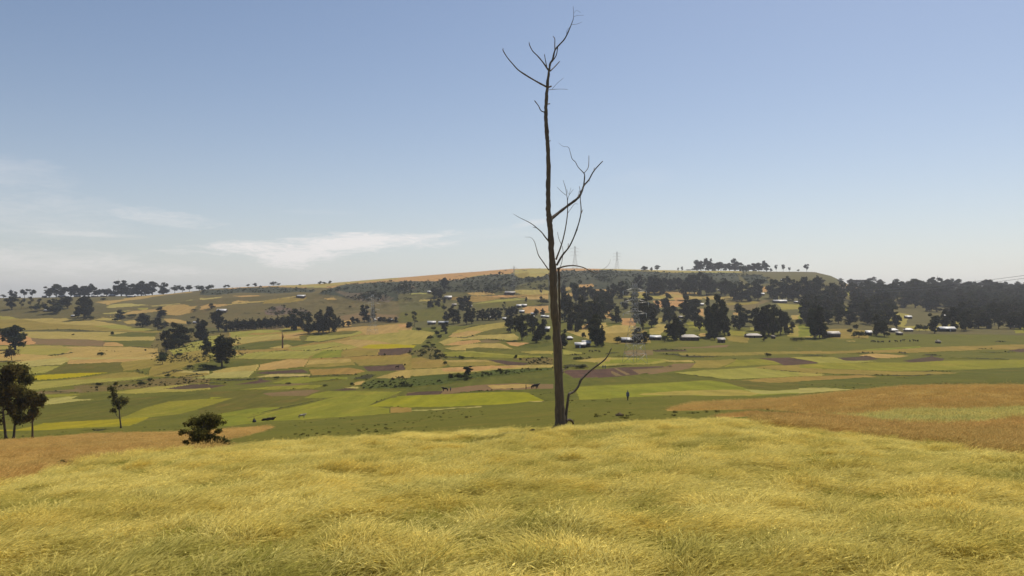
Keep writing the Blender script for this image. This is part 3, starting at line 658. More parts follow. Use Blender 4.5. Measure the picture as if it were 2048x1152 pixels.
# ------------------------------------------------------------------ the ground: one sheet, cut into its fields
def build_land():
    u = np.concatenate([np.linspace(-2.4, -0.72, 60, endpoint=False), np.linspace(-.72, .72, 960), np.linspace(.72, 2.4, 61)[1:]])
    y = np.concatenate([np.exp(np.linspace(math.log(1.0), math.log(36), 90, endpoint=False)), np.exp(np.linspace(math.log(36), math.log(145), 120, endpoint=False)),
                        np.exp(np.linspace(math.log(145), math.log(1320), 640, endpoint=False)), np.linspace(1320, 1860, 60, endpoint=False), np.exp(np.linspace(math.log(1860), math.log(7000), 18))])
    z = height(u, y)
    U = np.broadcast_to(u[:, None], z.shape); Yg = np.broadcast_to(y[None, :], z.shape)
    X = U * Yg
    k = z / Yg
    dv = F * (k * CT - ST) / (CT + k * ST)          # exact row
    rowg = 576 - dv; pxg = 1024 + U * (F * CT - dv * ST)
    # field corners are never drawn with a ruler
    wob = .9 * np.clip((Yg - 60) / 300, 0, 1)
    pj = pxg + wob * 3 * vnoise(X / 14, Yg / 30, 21); rj = rowg + wob * vnoise(X / 16, Yg / 34, 22)
    # classify cells by their centre
    cx = (pj[:-1, :-1] + pj[1:, 1:]) / 2; cy = (rj[:-1, :-1] + rj[1:, 1:]) / 2; cY = (Yg[:-1, :-1] + Yg[1:, 1:]) / 2
    fid = np.full(cx.shape, -1, int)
    fid[cY > 470] = -2
    for i, (kind, ylo, yhi, poly) in enumerate(FIELDS):
        P = np.asarray(poly)
        m = (cx >= P[:, 0].min()) & (cx <= P[:, 0].max()) & (cy >= P[:, 1].min()) & (cy <= P[:, 1].max()) & (cY >= ylo) & (cY < yhi)
        ii = np.nonzero(m)
        if len(ii[0]) == 0: continue
        s = inside(cx[ii], cy[ii], poly)
        fid[ii[0][s], ii[1][s]] = i
    fid[cY < 20] = len(FIELDS) - 1
    # crops stand proud of the grass balks between them
    kinds = {i: f[0] for i, f in enumerate(FIELDS)}
    hk = np.array([KINDS[kinds[i]][2] for i in range(len(FIELDS))] + [.1, .0])
    hc = hk[fid]                                       # -2 -> .1, -1 -> 0
    hv = np.zeros(z.shape); hv[:-1, :-1] = hc; hv[-1, :-1] = hc[-1]; hv[:-1, -1] = hc[:, -1]; hv[-1, -1] = hc[-1, -1]
    z = z + hv * .55 * np.clip((Yg - 170) / 200, 0, 1) + hv * .25 * vnoise(X / 2.5, Yg / 2.5, 30)
    z = z - 0.30 * ((Yg < 36) & (rowg > 0)) * np.clip((36 - Yg) / 1.5, 0, 1) * np.clip(Yg / 3, 0, 1)
    nu, ny = z.shape
    V = np.stack([X, Yg, z], -1).reshape(-1, 3)
    ids = (np.arange(nu)[:, None] * ny + np.arange(ny)[None, :])
    Q = np.stack([ids[:-1, :-1], ids[1:, :-1], ids[1:, 1:], ids[:-1, 1:]], -1)
    # small leftovers of one kind are one piece of ground; each traced field is its own
    for i in sorted(set(fid.ravel().tolist())):
        m = fid == i
        q = Q[m]
        vv, inv = np.unique(q.ravel(), return_inverse=True)
        kind = 'g' if i == -1 else ('h' if i == -2 else kinds[i])
        if kind == 'k': continue
        nm = 'ground' if i == -1 else ('hill' if i == -2 else KINDS[kind][0])
        me = mesh_np(nm, V[vv], inv.reshape(-1, 4), None, MAT[kind], True)
        tag(link(bpy.data.objects.new(nm, me)), kind='structure')
    m = np.isin(fid, [i for i in kinds if kinds[i] == 'k'])
    vv, inv = np.unique(Q[m].ravel(), return_inverse=True)
    tag(link(bpy.data.objects.new('bank', mesh_np('bank', V[vv], inv.reshape(-1, 4), None, MAT['k'], True))), kind='structure')
build_land()
# the ground behind and under the camera
mb = MB(); mb.add([(-400, -400, -2.75), (400, -400, -2.75), (400, 1.0, -2.75), (-400, 1.0, -2.75)], [(0, 1, 2, 3)])
tag(mb.build('verge', MAT['g']), kind='structure')
# ------------------------------------------------------------------ standing crops on the near ground
_gu = np.linspace(-1.1, 1.1, 500); _gy = np.exp(np.linspace(math.log(3.5), math.log(400), 500)); _gz = height(_gu, _gy) / _gy[None, :]
def hpt(x, y):
    """ground height at many places (crop tops)"""
    u = x / y
    a = np.clip((u - _gu[0]) / (_gu[1] - _gu[0]), 0, 498.999); b = np.clip((np.log(y) - math.log(3.5)) / (math.log(400 / 3.5) / 499), 0, 498.999)
    i = a.astype(int); j = b.astype(int); fa = a - i; fb = b - j
    k = _gz[i, j]*(1-fa)*(1-fb) + _gz[i+1, j]*fa*(1-fb) + _gz[i, j+1]*(1-fa)*fb + _gz[i+1, j+1]*fa*fb
    return k * y
def pix(x, y, z):
    k = z / y
    dv = F * (k * CT - ST) / (CT + k * ST)
    return 1024 + x / y * (F * CT - dv * ST), 576 - dv

def stalk_mesh(name, mat, n, R, hgt, lean, w, ear_l, ear_w, awn, seed, droop=.5):
    """a handful of stalks that all lean towards +x, with heads and bristles"""
    r = np.random.RandomState(seed)
    a = r.rand(n) * 2 * math.pi; q = R * np.sqrt(r.rand(n))
    bx, by = q * np.cos(a), q * np.sin(a)
    h = hgt * (.72 + .4 * r.rand(n)); ln = lean * (.5 + 1.0 * r.rand(n)); sa = r.normal(0, .55, n)
    yaw = r.rand(n) * math.pi
    V, Q, T = [], [], []
    nv = 0
    for i in range(n):
        d = np.array([math.cos(sa[i]), math.sin(sa[i]), 0]); s = np.array([math.cos(yaw[i]), math.sin(yaw[i]), 0])
        L = ln[i] * h[i]
        def p(t): return np.array([bx[i], by[i], 0]) + d * L * t ** 1.8 + np.array([0, 0, h[i] * (t - .28 * ln[i] * t ** 3)])
        ts = (0.12, .5, .85)
        pts = []
        for t in ts: pts += [p(t) - s * w / 2, p(t) + s * w / 2]
        tip = p(.85); dirv = p(.85) - p(.7); dirv /= np.linalg.norm(dirv)
        dirv = dirv + d * droop * .6 + np.array([0, 0, -droop * .5 * r.rand()]); dirv /= np.linalg.norm(dirv)
        s2 = np.cross(dirv, [0, 0, 1.]); s2 = s2 / (np.linalg.norm(s2) + 1e-6); s2 = s2 * .6 + s * .5
        m = tip + dirv * ear_l * .45; e = tip + dirv * ear_l
        pts += [tip, m - s2 * ear_w / 2, e, m + s2 * ear_w / 2]
        V += pts; Q += [(nv, nv+1, nv+3, nv+2), (nv+2, nv+3, nv+5, nv+4), (nv+6, nv+7, nv+8, nv+9)]
        k = nv + 10
        if awn:
            for g in (-.28, .0, .28):
                f = dirv + s2 * g; f /= np.linalg.norm(f)
                V += [m + s2 * .002, m - s2 * .004, e + f * awn]; T.append((k, k+1, k+2)); k += 3
        nv = k
    return mesh_np(name, np.array(V), Q, T if T else None, mat)

def crop_mat(name, c1, c2, c3, trans=.4, patch=1.6):
    m = bpy.data.materials.new(name); m.use_nodes = True; t = m.node_tree; t.nodes.clear()
    pos = t.nodes.new('ShaderNodeNewGeometry').outputs['Position']
    at_ = t.nodes.new('ShaderNodeAttribute'); at_.attribute_type = 'INSTANCER'; at_.attribute_name = 'tint'
    c = mixc(t, ramp(t, noise(t, pos, 1/patch, 3, .6, (.7, .9, 0)), .4, .66), col(c1), col(c2))
    c = mixc(t, at_.outputs['Fac'], c, col(c3))
    f = noise(t, pos, 14.0, 2, .7)
    c = mixc(t, 1.0, c, mixc(t, ramp(t, f, .3, .7), (.72, .72, .72, 1), (1.28, 1.26, 1.22, 1)), 'MULTIPLY')
    gi_ = t.nodes.new('ShaderNodeNewGeometry')
    c = mixc(t, 1.0, c, mixc(t, gi_.outputs['Random Per Island'], (.66, .64, .60, 1), (1.28, 1.28, 1.28, 1)), 'MULTIPLY')
    d = t.nodes.new('ShaderNodeBsdfDiffuse'); tr = t.nodes.new('ShaderNodeBsdfTranslucent'); mx = t.nodes.new('ShaderNodeMixShader'); o = t.nodes.new('ShaderNodeOutputMaterial')
    t.links.new(c, d.inputs[0]); t.links.new(c, tr.inputs[0]); mx.inputs[0].default_value = trans
    t.links.new(d.outputs[0], mx.inputs[1]); t.links.new(tr.outputs[0], mx.inputs[2]); t.links.new(mx.outputs[0], o.inputs[0])
    return m

def scatter(name, P, rot, scl, tint, idx, kinds, label, group=None):
    """one object whose points carry the tufts"""
    me = bpy.data.meshes.new(name)
    me.vertices.add(len(P)); me.vertices.foreach_set('co', np.asarray(P, np.float32).ravel())
    for nm, ty, arr in (('rot', 'FLOAT_VECTOR', rot), ('scl', 'FLOAT_VECTOR', scl), ('tint', 'FLOAT', tint), ('pick', 'INT', idx)):
        a = me.attributes.new(nm, ty, 'POINT')
        if ty == 'FLOAT_VECTOR': a.data.foreach_set('vector', np.asarray(arr, np.float32).ravel())
        else: a.data.foreach_set('value', np.asarray(arr, np.int32 if ty == 'INT' else np.float32))
    ob = link(bpy.data.objects.new(name, me))
    tag(ob, label, None, None, 'stuff')
    src = bpy.data.collections.new(name + '_tufts')
    for i, k in enumerate(kinds): src.objects.link(bpy.data.objects.new('%s_tuft_%d' % (name, i), k))
    g = bpy.data.node_groups.new(name + '_nodes', 'GeometryNodeTree')
    g.interface.new_socket('Geometry', in_out='INPUT', socket_type='NodeSocketGeometry')
    g.interface.new_socket('Geometry', in_out='OUTPUT', socket_type='NodeSocketGeometry')
    gi = g.nodes.new('NodeGroupInput'); go = g.nodes.new('NodeGroupOutput')
    inst = g.nodes.new('GeometryNodeInstanceOnPoints'); ci = g.nodes.new('GeometryNodeCollectionInfo')
    ci.inputs['Collection'].default_value = src; ci.inputs['Separate Children'].default_value = True; ci.inputs['Reset Children'].default_value = True
    inst.inputs['Pick Instance'].default_value = True
    def attr(n, ty):
        a = g.nodes.new('GeometryNodeInputNamedAttribute'); a.data_type = ty; a.inputs['Name'].default_value = n
        return a.outputs[0]
    g.links.new(gi.outputs[0], inst.inputs['Points']); g.links.new(ci.outputs[0], inst.inputs['Instance'])
    g.links.new(attr('pick', 'INT'), inst.inputs['Instance Index'])
    e2r = g.nodes.new('FunctionNodeEulerToRotation'); g.links.new(attr('rot', 'FLOAT_VECTOR'), e2r.inputs[0])
    g.links.new(e2r.outputs[0], inst.inputs['Rotation']); g.links.new(attr('scl', 'FLOAT_VECTOR'), inst.inputs['Scale'])
    g.links.new(inst.outputs[0], go.inputs[0])
    md = ob.modifiers.new('tufts', 'NODES'); md.node_group = g
    return ob

def crop_points(n, umin, umax, ymin, ymax, polys, falloff=0.0):
    u = NR.uniform(umin, umax, n); y = np.sqrt(NR.uniform(ymin**2, ymax**2, n))
    if falloff:
        keep = NR.rand(n) < np.clip((ymin / y) ** falloff * 1.0, 0, 1); u, y = u[keep], y[keep]
    x = u * y; z = hpt(x, y); px, row = pix(x, y, z)
    m = np.zeros(len(x), bool)
    for p in polys: m |= inside(px, row, p)
    return x[m], y[m], z[m]
def poly_of(kind): return [(a, b, c) for k, a, b, c in FIELDS if k == kind]

# barley, wind-blown and half lodged
M_BAR = crop_mat('barley', (248, 234, 146), (240, 220, 120), (160, 158, 72), .44)
tb = [stalk_mesh('barley_a', M_BAR, 130, .27, .40, 1.5, .007, .09, .026, .07, 1, .9), stalk_mesh('barley_b', M_BAR, 130, .28, .38, 1.8, .007, .09, .026, .07, 2, 1.1),
      stalk_mesh('barley_c', M_BAR, 130, .26, .42, 1.2, .007, .09, .026, .07, 3, .7), stalk_mesh('barley_d', M_BAR, 130, .29, .35, 2.0, .007, .09, .026, .07, 4, 1.2)]
x, y, z = crop_points(36000, -.98, .98, 4.6, 36.2, [BARLEY_EDGE + [(9000, 1e5), (-9000, 1e5)]], .30)
n = len(x)
lod = fbm(x / 2.6, y / 2.2, 3, 41); low = fbm(x / 1.5, y / 1.9, 3, 47, .6); lump = np.clip(fbm(x / .62, y / .8, 3, 57, .7) * 1.7, -1, 1); big = fbm(x / 7, y / 6, 2, 51)
rz = .10 + 1.0 * fbm(x / 4.5, y / 4.0, 2, 43) + 1.2 * fbm(x / 1.1, y / 1.2, 2, 44) + NR.normal(0, .6, n)
hole = np.clip((-low - .24) * 8, 0, 1) * np.clip(.7 + big, .4, 1); fl = fbm(x / .45, y / .6, 2, 67)
hs = (.95 + .08 * lod + NR.normal(0, .08, n)) * (1 - .6 * hole) * (.95 + .12 * lump)
P = np.stack([x, y, z - .34 + .095 * lump - .06 * hole], 1)
rot = np.stack([NR.normal(0, .08, n), np.clip(.05 + .16 * lod, -.2, .4) + NR.normal(0, .06, n), rz], 1)
scl = np.stack([np.ones(n) * 1.0, np.ones(n) * 1.0, hs], 1)
idx = np.where(lod > .25, 3, np.where(lod > .05, 1, np.where(lod > -.2, 0, 2))); idx = np.where(NR.rand(n) < .25, NR.randint(0, 4, n), idx)
tint = np.clip(.14 + .45 * fbm(x / 3.1, y / 2.5, 3, 61) + .9 * hole + 1.5 * np.clip(-lump - .2, 0, 1) + 1.2 * np.clip(-fl - .35, 0, 1) - .15 * lump + NR.normal(0, .20, n), 0, 1)
scatter('barley_crop', P, rot, scl, tint, idx, tb, 'golden barley swept by the wind all over the near field')

# fine red-brown grain on both shoulders
M_TEF = crop_mat('red_brown_grain', (218, 186, 116), (212, 178, 106), (202, 180, 110), .45, 6.0)
tt = [stalk_mesh('grain_a', M_TEF, 90, .55, .80, .5, .012, .20, .026, 0, 11, .3), stalk_mesh('grain_b', M_TEF, 90, .6, .72, .7, .012, .20, .028, 0, 12, .3), stalk_mesh('grain_c', M_TEF, 90, .5, .86, .4, .012, .20, .026, 0, 13, .2)]
T3 = poly_of('T')
xs, ys, zs = [], [], []
for (ylo, yhi, poly), (ua, ub), cnt in zip(T3, ((-.98, -.22), (.12, .98), (.22, .98)), (26000, 26000, 16000)):
    a, b, c = crop_points(cnt, ua, ub, max(ylo, 20), min(yhi, 220), [poly], .8)
    xs.append(a); ys.append(b); zs.append(c)
x = np.concatenate(xs); y = np.concatenate(ys); z = np.concatenate(zs); n = len(x)
big = 1 + np.clip((y - 40) / 90, 0, 1.2)
P = np.stack([x, y, z - .45 * np.clip(y / 60, .5, 1)], 1)
rot = np.stack([NR.normal(0, .08, n), NR.normal(0, .10, n), .3 + NR.normal(0, .8, n)], 1)
v = .8 + .07 * fbm(x / 5, y / 5, 3, 71)
scl = np.stack([big, big, v * (.9 + .15 * NR.rand(n)) * np.clip(y / 60, .5, 1)], 1)
tint = np.clip(.2 + .8 * fbm(x / 9, y / 9, 3, 73) + NR.normal(0, .12, n), 0, 1)
scatter('red_brown_grain', P, rot, scl, tint, NR.randint(0, 3, n), tt, 'red brown grain standing on the low rises beyond the barley')

# pale green weedy barley between the two brown bands
M_WEED = crop_mat('weedy_strip', (216, 206, 130), (222, 206, 122), (196, 198, 126), .45, 4.0)
tw = [stalk_mesh('weedy_a', M_WEED, 60, .45, .6, .6, .016, .14, .03, .08, 21), stalk_mesh('weedy_b', M_WEED, 60, .45, .55, .9, .016, .14, .03, .08, 22)]
(_, _, poly), = poly_of('c')
x, y, z = crop_points(14000, .28, .98, 24, 90, [poly], .5); n = len(x)
scatter('weedy_crop', np.stack([x, y, z - .4], 1), np.stack([NR.normal(0, .1, n), NR.normal(0, .1, n), NR.normal(.3, .8, n)], 1),
        np.stack([np.ones(n) * 1.15] * 2 + [.85 + .2 * NR.rand(n)], 1), np.clip(.3 + fbm(x / 6, y / 5, 3, 81), 0, 1), NR.randint(0, 2, n), tw, 'pale green weedy crop strip between the two brown bands')

# coarse tufts and droppings that speckle the pasture below
M_TUS = crop_mat('tussock', (86, 88, 46), (80, 82, 44), (72, 66, 44), .2, 6.0)
ts = [stalk_mesh('tussock_a', M_TUS, 40, .4, .42, .6, .03, .1, .03, 0, 31), stalk_mesh('tussock_b', M_TUS, 40, .55, .3, .9, .03, .1, .03, 0, 32)]
xs_, ys_ = [], []
u = NR.uniform(-.7, .75, 9000); y = np.sqrt(NR.uniform(55**2, 240**2, 9000)); x = u * y
cl = fbm(x / 14, y / 30, 3, 91)
z = hpt(x, y); px, row = pix(x, y, z)
m = (cl > .0) & (NR.rand(9000) < .22)
for a, b, c in T3: m &= ~inside(px, row, c)
for k_, lo, hi, c in FIELDS:
    if k_ in 'LMlcB': m &= ~inside(px, row, c)
x, y, z = x[m], y[m], z[m]; n = len(x)
scatter('grass_tussocks', np.stack([x, y, z - .02], 1), np.stack([np.zeros(n), np.zeros(n), NR.rand(n) * 6.3], 1), np.stack([NR.uniform(.25, .8, n)] * 3, 1), NR.rand(n), NR.randint(0, 2, n), ts, 'dark grass tussocks dotted over the green pasture')
# ------------------------------------------------------------------ the bare tree in the middle
def bark_mat(name, c1, c2, c3, sc=1.0):
    m, t, b = new_mat(name, .9, .15)
    g = t.nodes.new('ShaderNodeTexCoord').outputs['Object']
    a = noise(t, g, 6 * sc, 5, .7, (3.0, 3.0, .35))
    c = mixc(t, ramp(t, a, .35, .65), col(c1), col(c2))
    c = mixc(t, ramp(t, noise(t, g, 1.3 * sc, 3, .6, (1, 1, .5)), .5, .7, 0, .8), c, col(c3))
    t.links.new(c, b.inputs['Base Color'])
    bp = N(t, 'ShaderNodeBump', Strength=.5, Distance=.02); t.links.new(a, bp.inputs['Height']); t.links.new(bp.outputs[0], b.inputs['Normal'])
    return m
M_BARK = bark_mat('bare_bark', (90, 82, 76), (120, 108, 92), (98, 92, 88))
DT = 32.0
def smooth_path(P, sub=4):
    P = np.asarray(P, float); t = np.arange(len(P)); s = np.linspace(0, len(P) - 1, (len(P) - 1) * sub + 1)
    if len(P) < 3: return np.stack([np.interp(s, t, P[:, k]) for k in range(P.shape[1])], 1)
    return herm(t, P, s)
bt = empty('bare_tree', at(1121, 857, DT), label='tall bare dead tree with thin branches standing at the edge of the barley', cat='tree')
ORG = Vector(bt.location)
def limb(name, pts, x0=0.0, y0=0.0, s=1.0, d0=0.0, d1=0.0, n=7, parent=bt, wig=.0, seed=0):
    """pts: (x, row, width) in photo pixels; d0..d1: how far nearer or farther than the trunk it runs"""
    A = smooth_path([(x0 + p[0] / s, y0 + p[1] / s, p[2]) for p in pts], 5)
    m = len(A); out = []; rad = []
    r = np.random.RandomState(seed + 5)
    for i, (px, row, w) in enumerate(A):
        t = i / (m - 1)
        Y = DT + d0 + (d1 - d0) * t
        v = at(px, row, Y) - ORG
        out.append((v.x + r.normal(0, wig), v.y, v.z)); rad.append(max(w, .45) / 2 / F * Y * (1 + .06 * r.normal()))
    return MB().tube(out, rad, n).build(name, M_BARK, parent, True)
trunk_pts = [(1122, 866, 28), (1121, 855, 25), (1120.5, 840, 21.5), (1119, 800, 18.5), (1116.5, 733, 17), (1113.5, 665, 16), (1109.5, 629, 15.3), (1106.8, 585, 15), (1106, 545, 15), (1103, 505, 12), (1100.8, 462, 10.8), (1098.5, 438, 11),
             (1096.8, 418, 9.8), (1096.6, 380, 9.4), (1097, 340, 8.8), (1096, 300, 8.6), (1094, 270, 8.2), (1091.8, 239, 7.4), (1092, 215, 6.8), (1094, 180, 6.2), (1097, 152, 5.2), (1098, 138, 4.6)]
limb('trunk', trunk_pts, n=14, wig=.006, seed=3)
A3 = (980, 0, 4.8); A4 = (1000, 220, 5.235); A5 = (1000, 400, 4.8); A6 = (1040, 620, 4.43)
BR = [
 (A3, [(570,668,4.5),(578,612,4.2),(602,568,3.8),(625,480,3.2),(668,428,3),(712,380,2.8),(745,320,2.5),(782,232,1.6),(800,180,1.1),(803,130,.8),(798,60,.6)], .6, 'fork'),
 (A3, [(623,484,2.4),(622,430,2),(622,372,1.8),(606,350,1.4)], .9, 0), (A3, [(598,590,2.2),(636,530,2),(650,455,1.8)], .2, 0),
 (A3, [(560,672,3.4),(510,600,2.8),(460,540,2.4),(410,490,2.1),(380,432,1.8),(376,405,.8)], -1.2, 0), (A3, [(545,640,2),(532,575,1.8),(523,520,1.4)], .4, 0),
 (A3, [(578,682,2.6),(620,642,2.2),(668,590,1.8)], .8, 0),
 (A3, [(548,836,4.2),(470,795,3.4),(400,755,3),(335,715,3.2),(270,670,2.6),(215,610,2.2),(165,550,2),(126,485,1.8),(127,464,1.0)], -1.8, 0),
 (A3, [(548,842,4),(588,828,3)], .2, 0), (A3, [(570,862,1.2),(640,856,.9),(720,856,.7),(750,862,.5)], 1.0, 0), (A3, [(598,852,.9),(650,795,.7),(705,750,.5)], .6, 0),
 (A3, [(528,1078,2.6),(490,1062,2.2),(465,1015,1.8),(428,966,2.0)], -.5, 0), (A3, [(545,1000,2.5),(574,996,2)], .2, 0),
 (A3, [(783,234,.8),(830,232,.7),(885,210,.4)], .5, 0), (A3, [(806,160,.7),(845,148,.5),(900,146,.4)], -.3, 0), (A3, [(803,130,.6),(830,100,.4),(870,120,.3)], .3, 0), (A3, [(735,325,1),(742,290,.8),(765,262,.6)], .2, 0),
 (A4, [(510,1165,8.5),(560,1120,7),(610,1080,6.2),(700,1010,5.6),(820,918,5),(860,842,4),(880,790,3.4),(930,732,2.8),(982,640,2.4),(1065,546,2),(1075,540,1.2)], 2.2, 0),
 (A4, [(876,800,3),(886,700,2.4),(878,662,2),(820,600,1.5),(790,545,1.4),(755,510,1.3),(735,440,1),(715,390,.8),(660,380,.6),(615,345,.4)], 1.0, 0),
 (A4, [(880,662,1.7),(922,606,1.5),(930,540,1.3),(931,478,1.4)], 1.8, 0), (A4, [(980,645,1.6),(988,605,1.4)], 2, 0), (A4, [(815,918,3),(826,880,1.4),(829,848,1.1)], 1.2, 0),
 (A4, [(925,735,1.5),(940,745,1)], 1.6, 0), (A4, [(850,1085,1.2),(862,1060,1),(868,1040,.7)], 1.2, 0), (A4, [(516,325,2.2),(528,322,1.6)], .1, 0),
 (A5, [(545,625,4.5),(600,530,3.8),(670,440,3.2),(735,290,2.8),(777,130,2.3),(772,0,1.9),(769,-90,1.4),(762,-130,1)], 1.6, 0), (A5, [(655,465,2),(655,418,1.2)], 1.2, 0),
 (A5, [(740,292,1.2),(746,285,1)], 1.2, 0), (A5, [(778,125,1.2),(796,92,1)], 1.4, 0),
 (A5, [(538,572,3.6),(590,430,2.8),(625,290,2.4),(648,130,1.9),(647,0,1.6),(641,-45,1.3),(631,-110,1.1),(614,-165,.8),(606,-190,.6)], -1.0, 0),
 (A4, [(690,892,1),(640,850,.8),(600,808,.6)], -1.2, 0), (A4, [(705,960,.9),(720,900,.8),(745,862,.7),(770,828,.5)], -1, 0), (A4, [(722,900,.7),(742,815,.5)], -1, 0), (A4, [(708,1082,1.1),(745,1030,.9),(780,985,.7),(820,985,.5)], -.6, 0), (A4, [(716,882,.7),(698,828,.5)], -1, 0),
 (A5, [(470,400,3),(430,350,2.5),(400,310,2.2),(350,265,1.8),(290,220,1.4),(180,165,.9),(128,133,.5)], -1.6, 0), (A5, [(380,288,1.6),(350,268,1.2),(318,264,.9)], -1, 0),
 (A5, [(468,672,2.6),(410,590,2.1),(370,530,1.8),(350,465,1.5),(330,400,1),(295,360,.7),(240,356,.4)], -1.9, 0),
 (A5, [(550,660,3.6),(620,637,3),(710,630,2.4),(800,648,2),(880,688,1.6),(930,700,1.2),(980,672,.8),(1040,625,.5),(1062,570,.35)], 2.4, 0),
 (A5, [(570,670,1.4),(595,590,1.3),(606,500,1.1),(596,440,1)], 1.2, 0), (A5, [(590,430,1.2),(565,370,1),(552,308,.8)], .4, 0),
 (A6, [(378,556,3),(382,530,2.4),(408,516,2.2)], .3, 0),
 (A6, [(404,985,6.4),(408,930,6),(418,850,5.6),(432,755,5.4),(446,738,5),(475,725,4.6),(515,680,4.4),(540,620,4.6),(570,588,4),(640,525,3.6),(740,450,3),(780,400,2.5),(812,335,1.8)], 1.4, 0),
]
for i, (a, pts, d, _) in enumerate(BR):
    limb('branch', pts, *a, d0=0.0, d1=d, n=7 if pts[0][2] > 2 else 5, seed=40 + i)
# strip of dead wood hanging beside the stem
limb('hanging_strip', [(1117,538,4),(1118.5,560,4.5),(1118.5,598,4.2),(1120,640,3.6),(1119,680,2.6),(1118,715,1.4)], d0=.25, d1=.3, n=6, seed=90)
# old stump and knots at the foot
limb('root', [(1128,848,7),(1136,840,5.5),(1144,842,4.5),(1147,850,3.5)], d0=.1, d1=.6, n=7, seed=95)
limb('root', [(1113,852,8),(1104,858,5),(1095,864,3)], d0=.0, d1=-.4, n=7, seed=97)
M_SOIL = new_mat('dark_stone', .95)[0]; M_SOIL.node_tree.nodes['Principled BSDF'].inputs['Base Color'].default_value = col((96, 84, 62))
def stone(name, p, r, label, mat=M_SOIL, seed=0):
    rs = np.random.RandomState(seed); V = []; n = 9; T = []
    for i in range(5):
        f = math.pi * (i + .5) / 5
        for j in range(n):
            a = 2 * math.pi * j / n; q = r * (1 + .22 * rs.normal())
            V.append((q * math.sin(f) * math.cos(a) * 1.3, q * math.sin(f) * math.sin(a), q * math.cos(f) * .7))
    Q = [(i*n+j, (i+1)*n+j, (i+1)*n+(j+1) % n, i*n+(j+1) % n) for i in range(4) for j in range(n)]
    T = [(0, j, j+1) for j in range(1, n-1)] + [(4*n, 4*n+j+1, 4*n+j) for j in range(1, n-1)]
    o = MB().add(V, Q, T).build(name, mat, None, True); o.location = p
    return tag(o, label, 'clod')
stone('earth_clod', at(1065, 862, 30.5), .09, 'dark earth clod at the barley edge a little left of the bare tree', seed=1)
stone('earth_clod', at(1104, 863, 31), .09, 'small dark clod beside the left foot of the bare tree', seed=2)
# ------------------------------------------------------------------ trees and shrubs
def leaf_mat(name, c1, c2, c3, trans=.22):
    m = bpy.data.materials.new(name); m.use_nodes = True; t = m.node_tree; t.nodes.clear()
    g = t.nodes.new('ShaderNodeNewGeometry'); oi = t.nodes.new('ShaderNodeObjectInfo')
    c = mixc(t, g.outputs['Random Per Island'], col(c1), col(c2))
    c = mixc(t, ramp(t, noise(t, g.outputs['Position'], .35, 2, .6), .45, .65, 0, .8), c, col(c3))
    v = t.nodes.new('ShaderNodeHueSaturation'); t.links.new(ramp(t, oi.outputs['Random'], 0, 1, .48, .515), v.inputs['Hue']); t.links.new(ramp(t, oi.outputs['Random'], 0, 1, .8, 1.2), v.inputs['Value'])
    t.links.new(c, v.inputs['Color']); c = v.outputs[0]
    d = t.nodes.new('ShaderNodeBsdfDiffuse'); tr = t.nodes.new('ShaderNodeBsdfTranslucent'); mx = t.nodes.new('ShaderNodeMixShader'); o = t.nodes.new('ShaderNodeOutputMaterial')
    t.links.new(c, d.inputs[0]); t.links.new(c, tr.inputs[0]); mx.inputs[0].default_value = trans
    t.links.new(d.outputs[0], mx.inputs[1]); t.links.new(tr.outputs[0], mx.inputs[2]); t.links.new(mx.outputs[0], o.inputs[0])
    return m
M_EUC = leaf_mat('eucalyptus_leaves', (66, 68, 44), (82, 82, 54), (54, 58, 42))
M_ACA = leaf_mat('dark_leaves', (56, 62, 38), (70, 74, 44), (50, 54, 36))
M_SHR = leaf_mat('shrub_leaves', (74, 80, 44), (88, 90, 50), (64, 72, 42))
M_PALE = leaf_mat('grey_green_leaves', (108, 112, 72), (96, 102, 64), (118, 118, 80))
M_BRN = leaf_mat('brownish_leaves', (98, 80, 52), (84, 76, 46), (78, 68, 44))
M_NEAR = leaf_mat('sunlit_olive_leaves', (100, 98, 50), (126, 116, 60), (78, 80, 44), .42)
M_TRK = bark_mat('grey_bark', (86, 76, 64), (104, 92, 76), (72, 62, 52), .3)

def leaves(lobes, n, size, seed, clump=.30, shell=.55, flat=1.0, mat=None, name='crown'):
    """leaf-sized faces gathered in clumps through the lobes (x, y, z, rx, rz)"""
    r = np.random.RandomState(seed)
    L = np.asarray(lobes, float); vol = L[:, 3] ** 2 * L[:, 4]; vol = vol ** .8; vol /= vol.sum()
    nc = max(12, n // 22); li = r.choice(len(L), nc, p=vol)
    d = r.normal(size=(nc, 3)); d /= np.linalg.norm(d, axis=1)[:, None]
    q = (shell + (1 - shell) * r.rand(nc)) ** 1.0 * r.uniform(.75, 1.08, nc)
    C = L[li, :3] + d * q[:, None] * np.stack([L[li, 3], L[li, 3], L[li, 4]], 1)
    cr = clump * (L[li, 3] * .7 + L[li, 4] * .3) * r.uniform(.6, 1.35, nc)
    k = r.randint(0, nc, n)
    P = C[k] + r.normal(size=(n, 3)) * cr[k][:, None] * np.array([.60, .60, .58 * flat])
    a = r.normal(size=(n, 3)); a[:, 2] *= .7; a /= np.linalg.norm(a, axis=1)[:, None]
    b = np.cross(a, r.normal(size=(n, 3))); b /= np.linalg.norm(b, axis=1)[:, None]
    s = size * r.uniform(.5, 1.25, n)
    a *= s[:, None]; b *= (s * .55)[:, None]
    V = np.stack([P - a, P - b * .9, P + a, P + b * .9], 1).reshape(-1, 3)
    Q = np.arange(4 * n).reshape(-1, 4)
    return mesh_np(name, V, Q, None, mat)
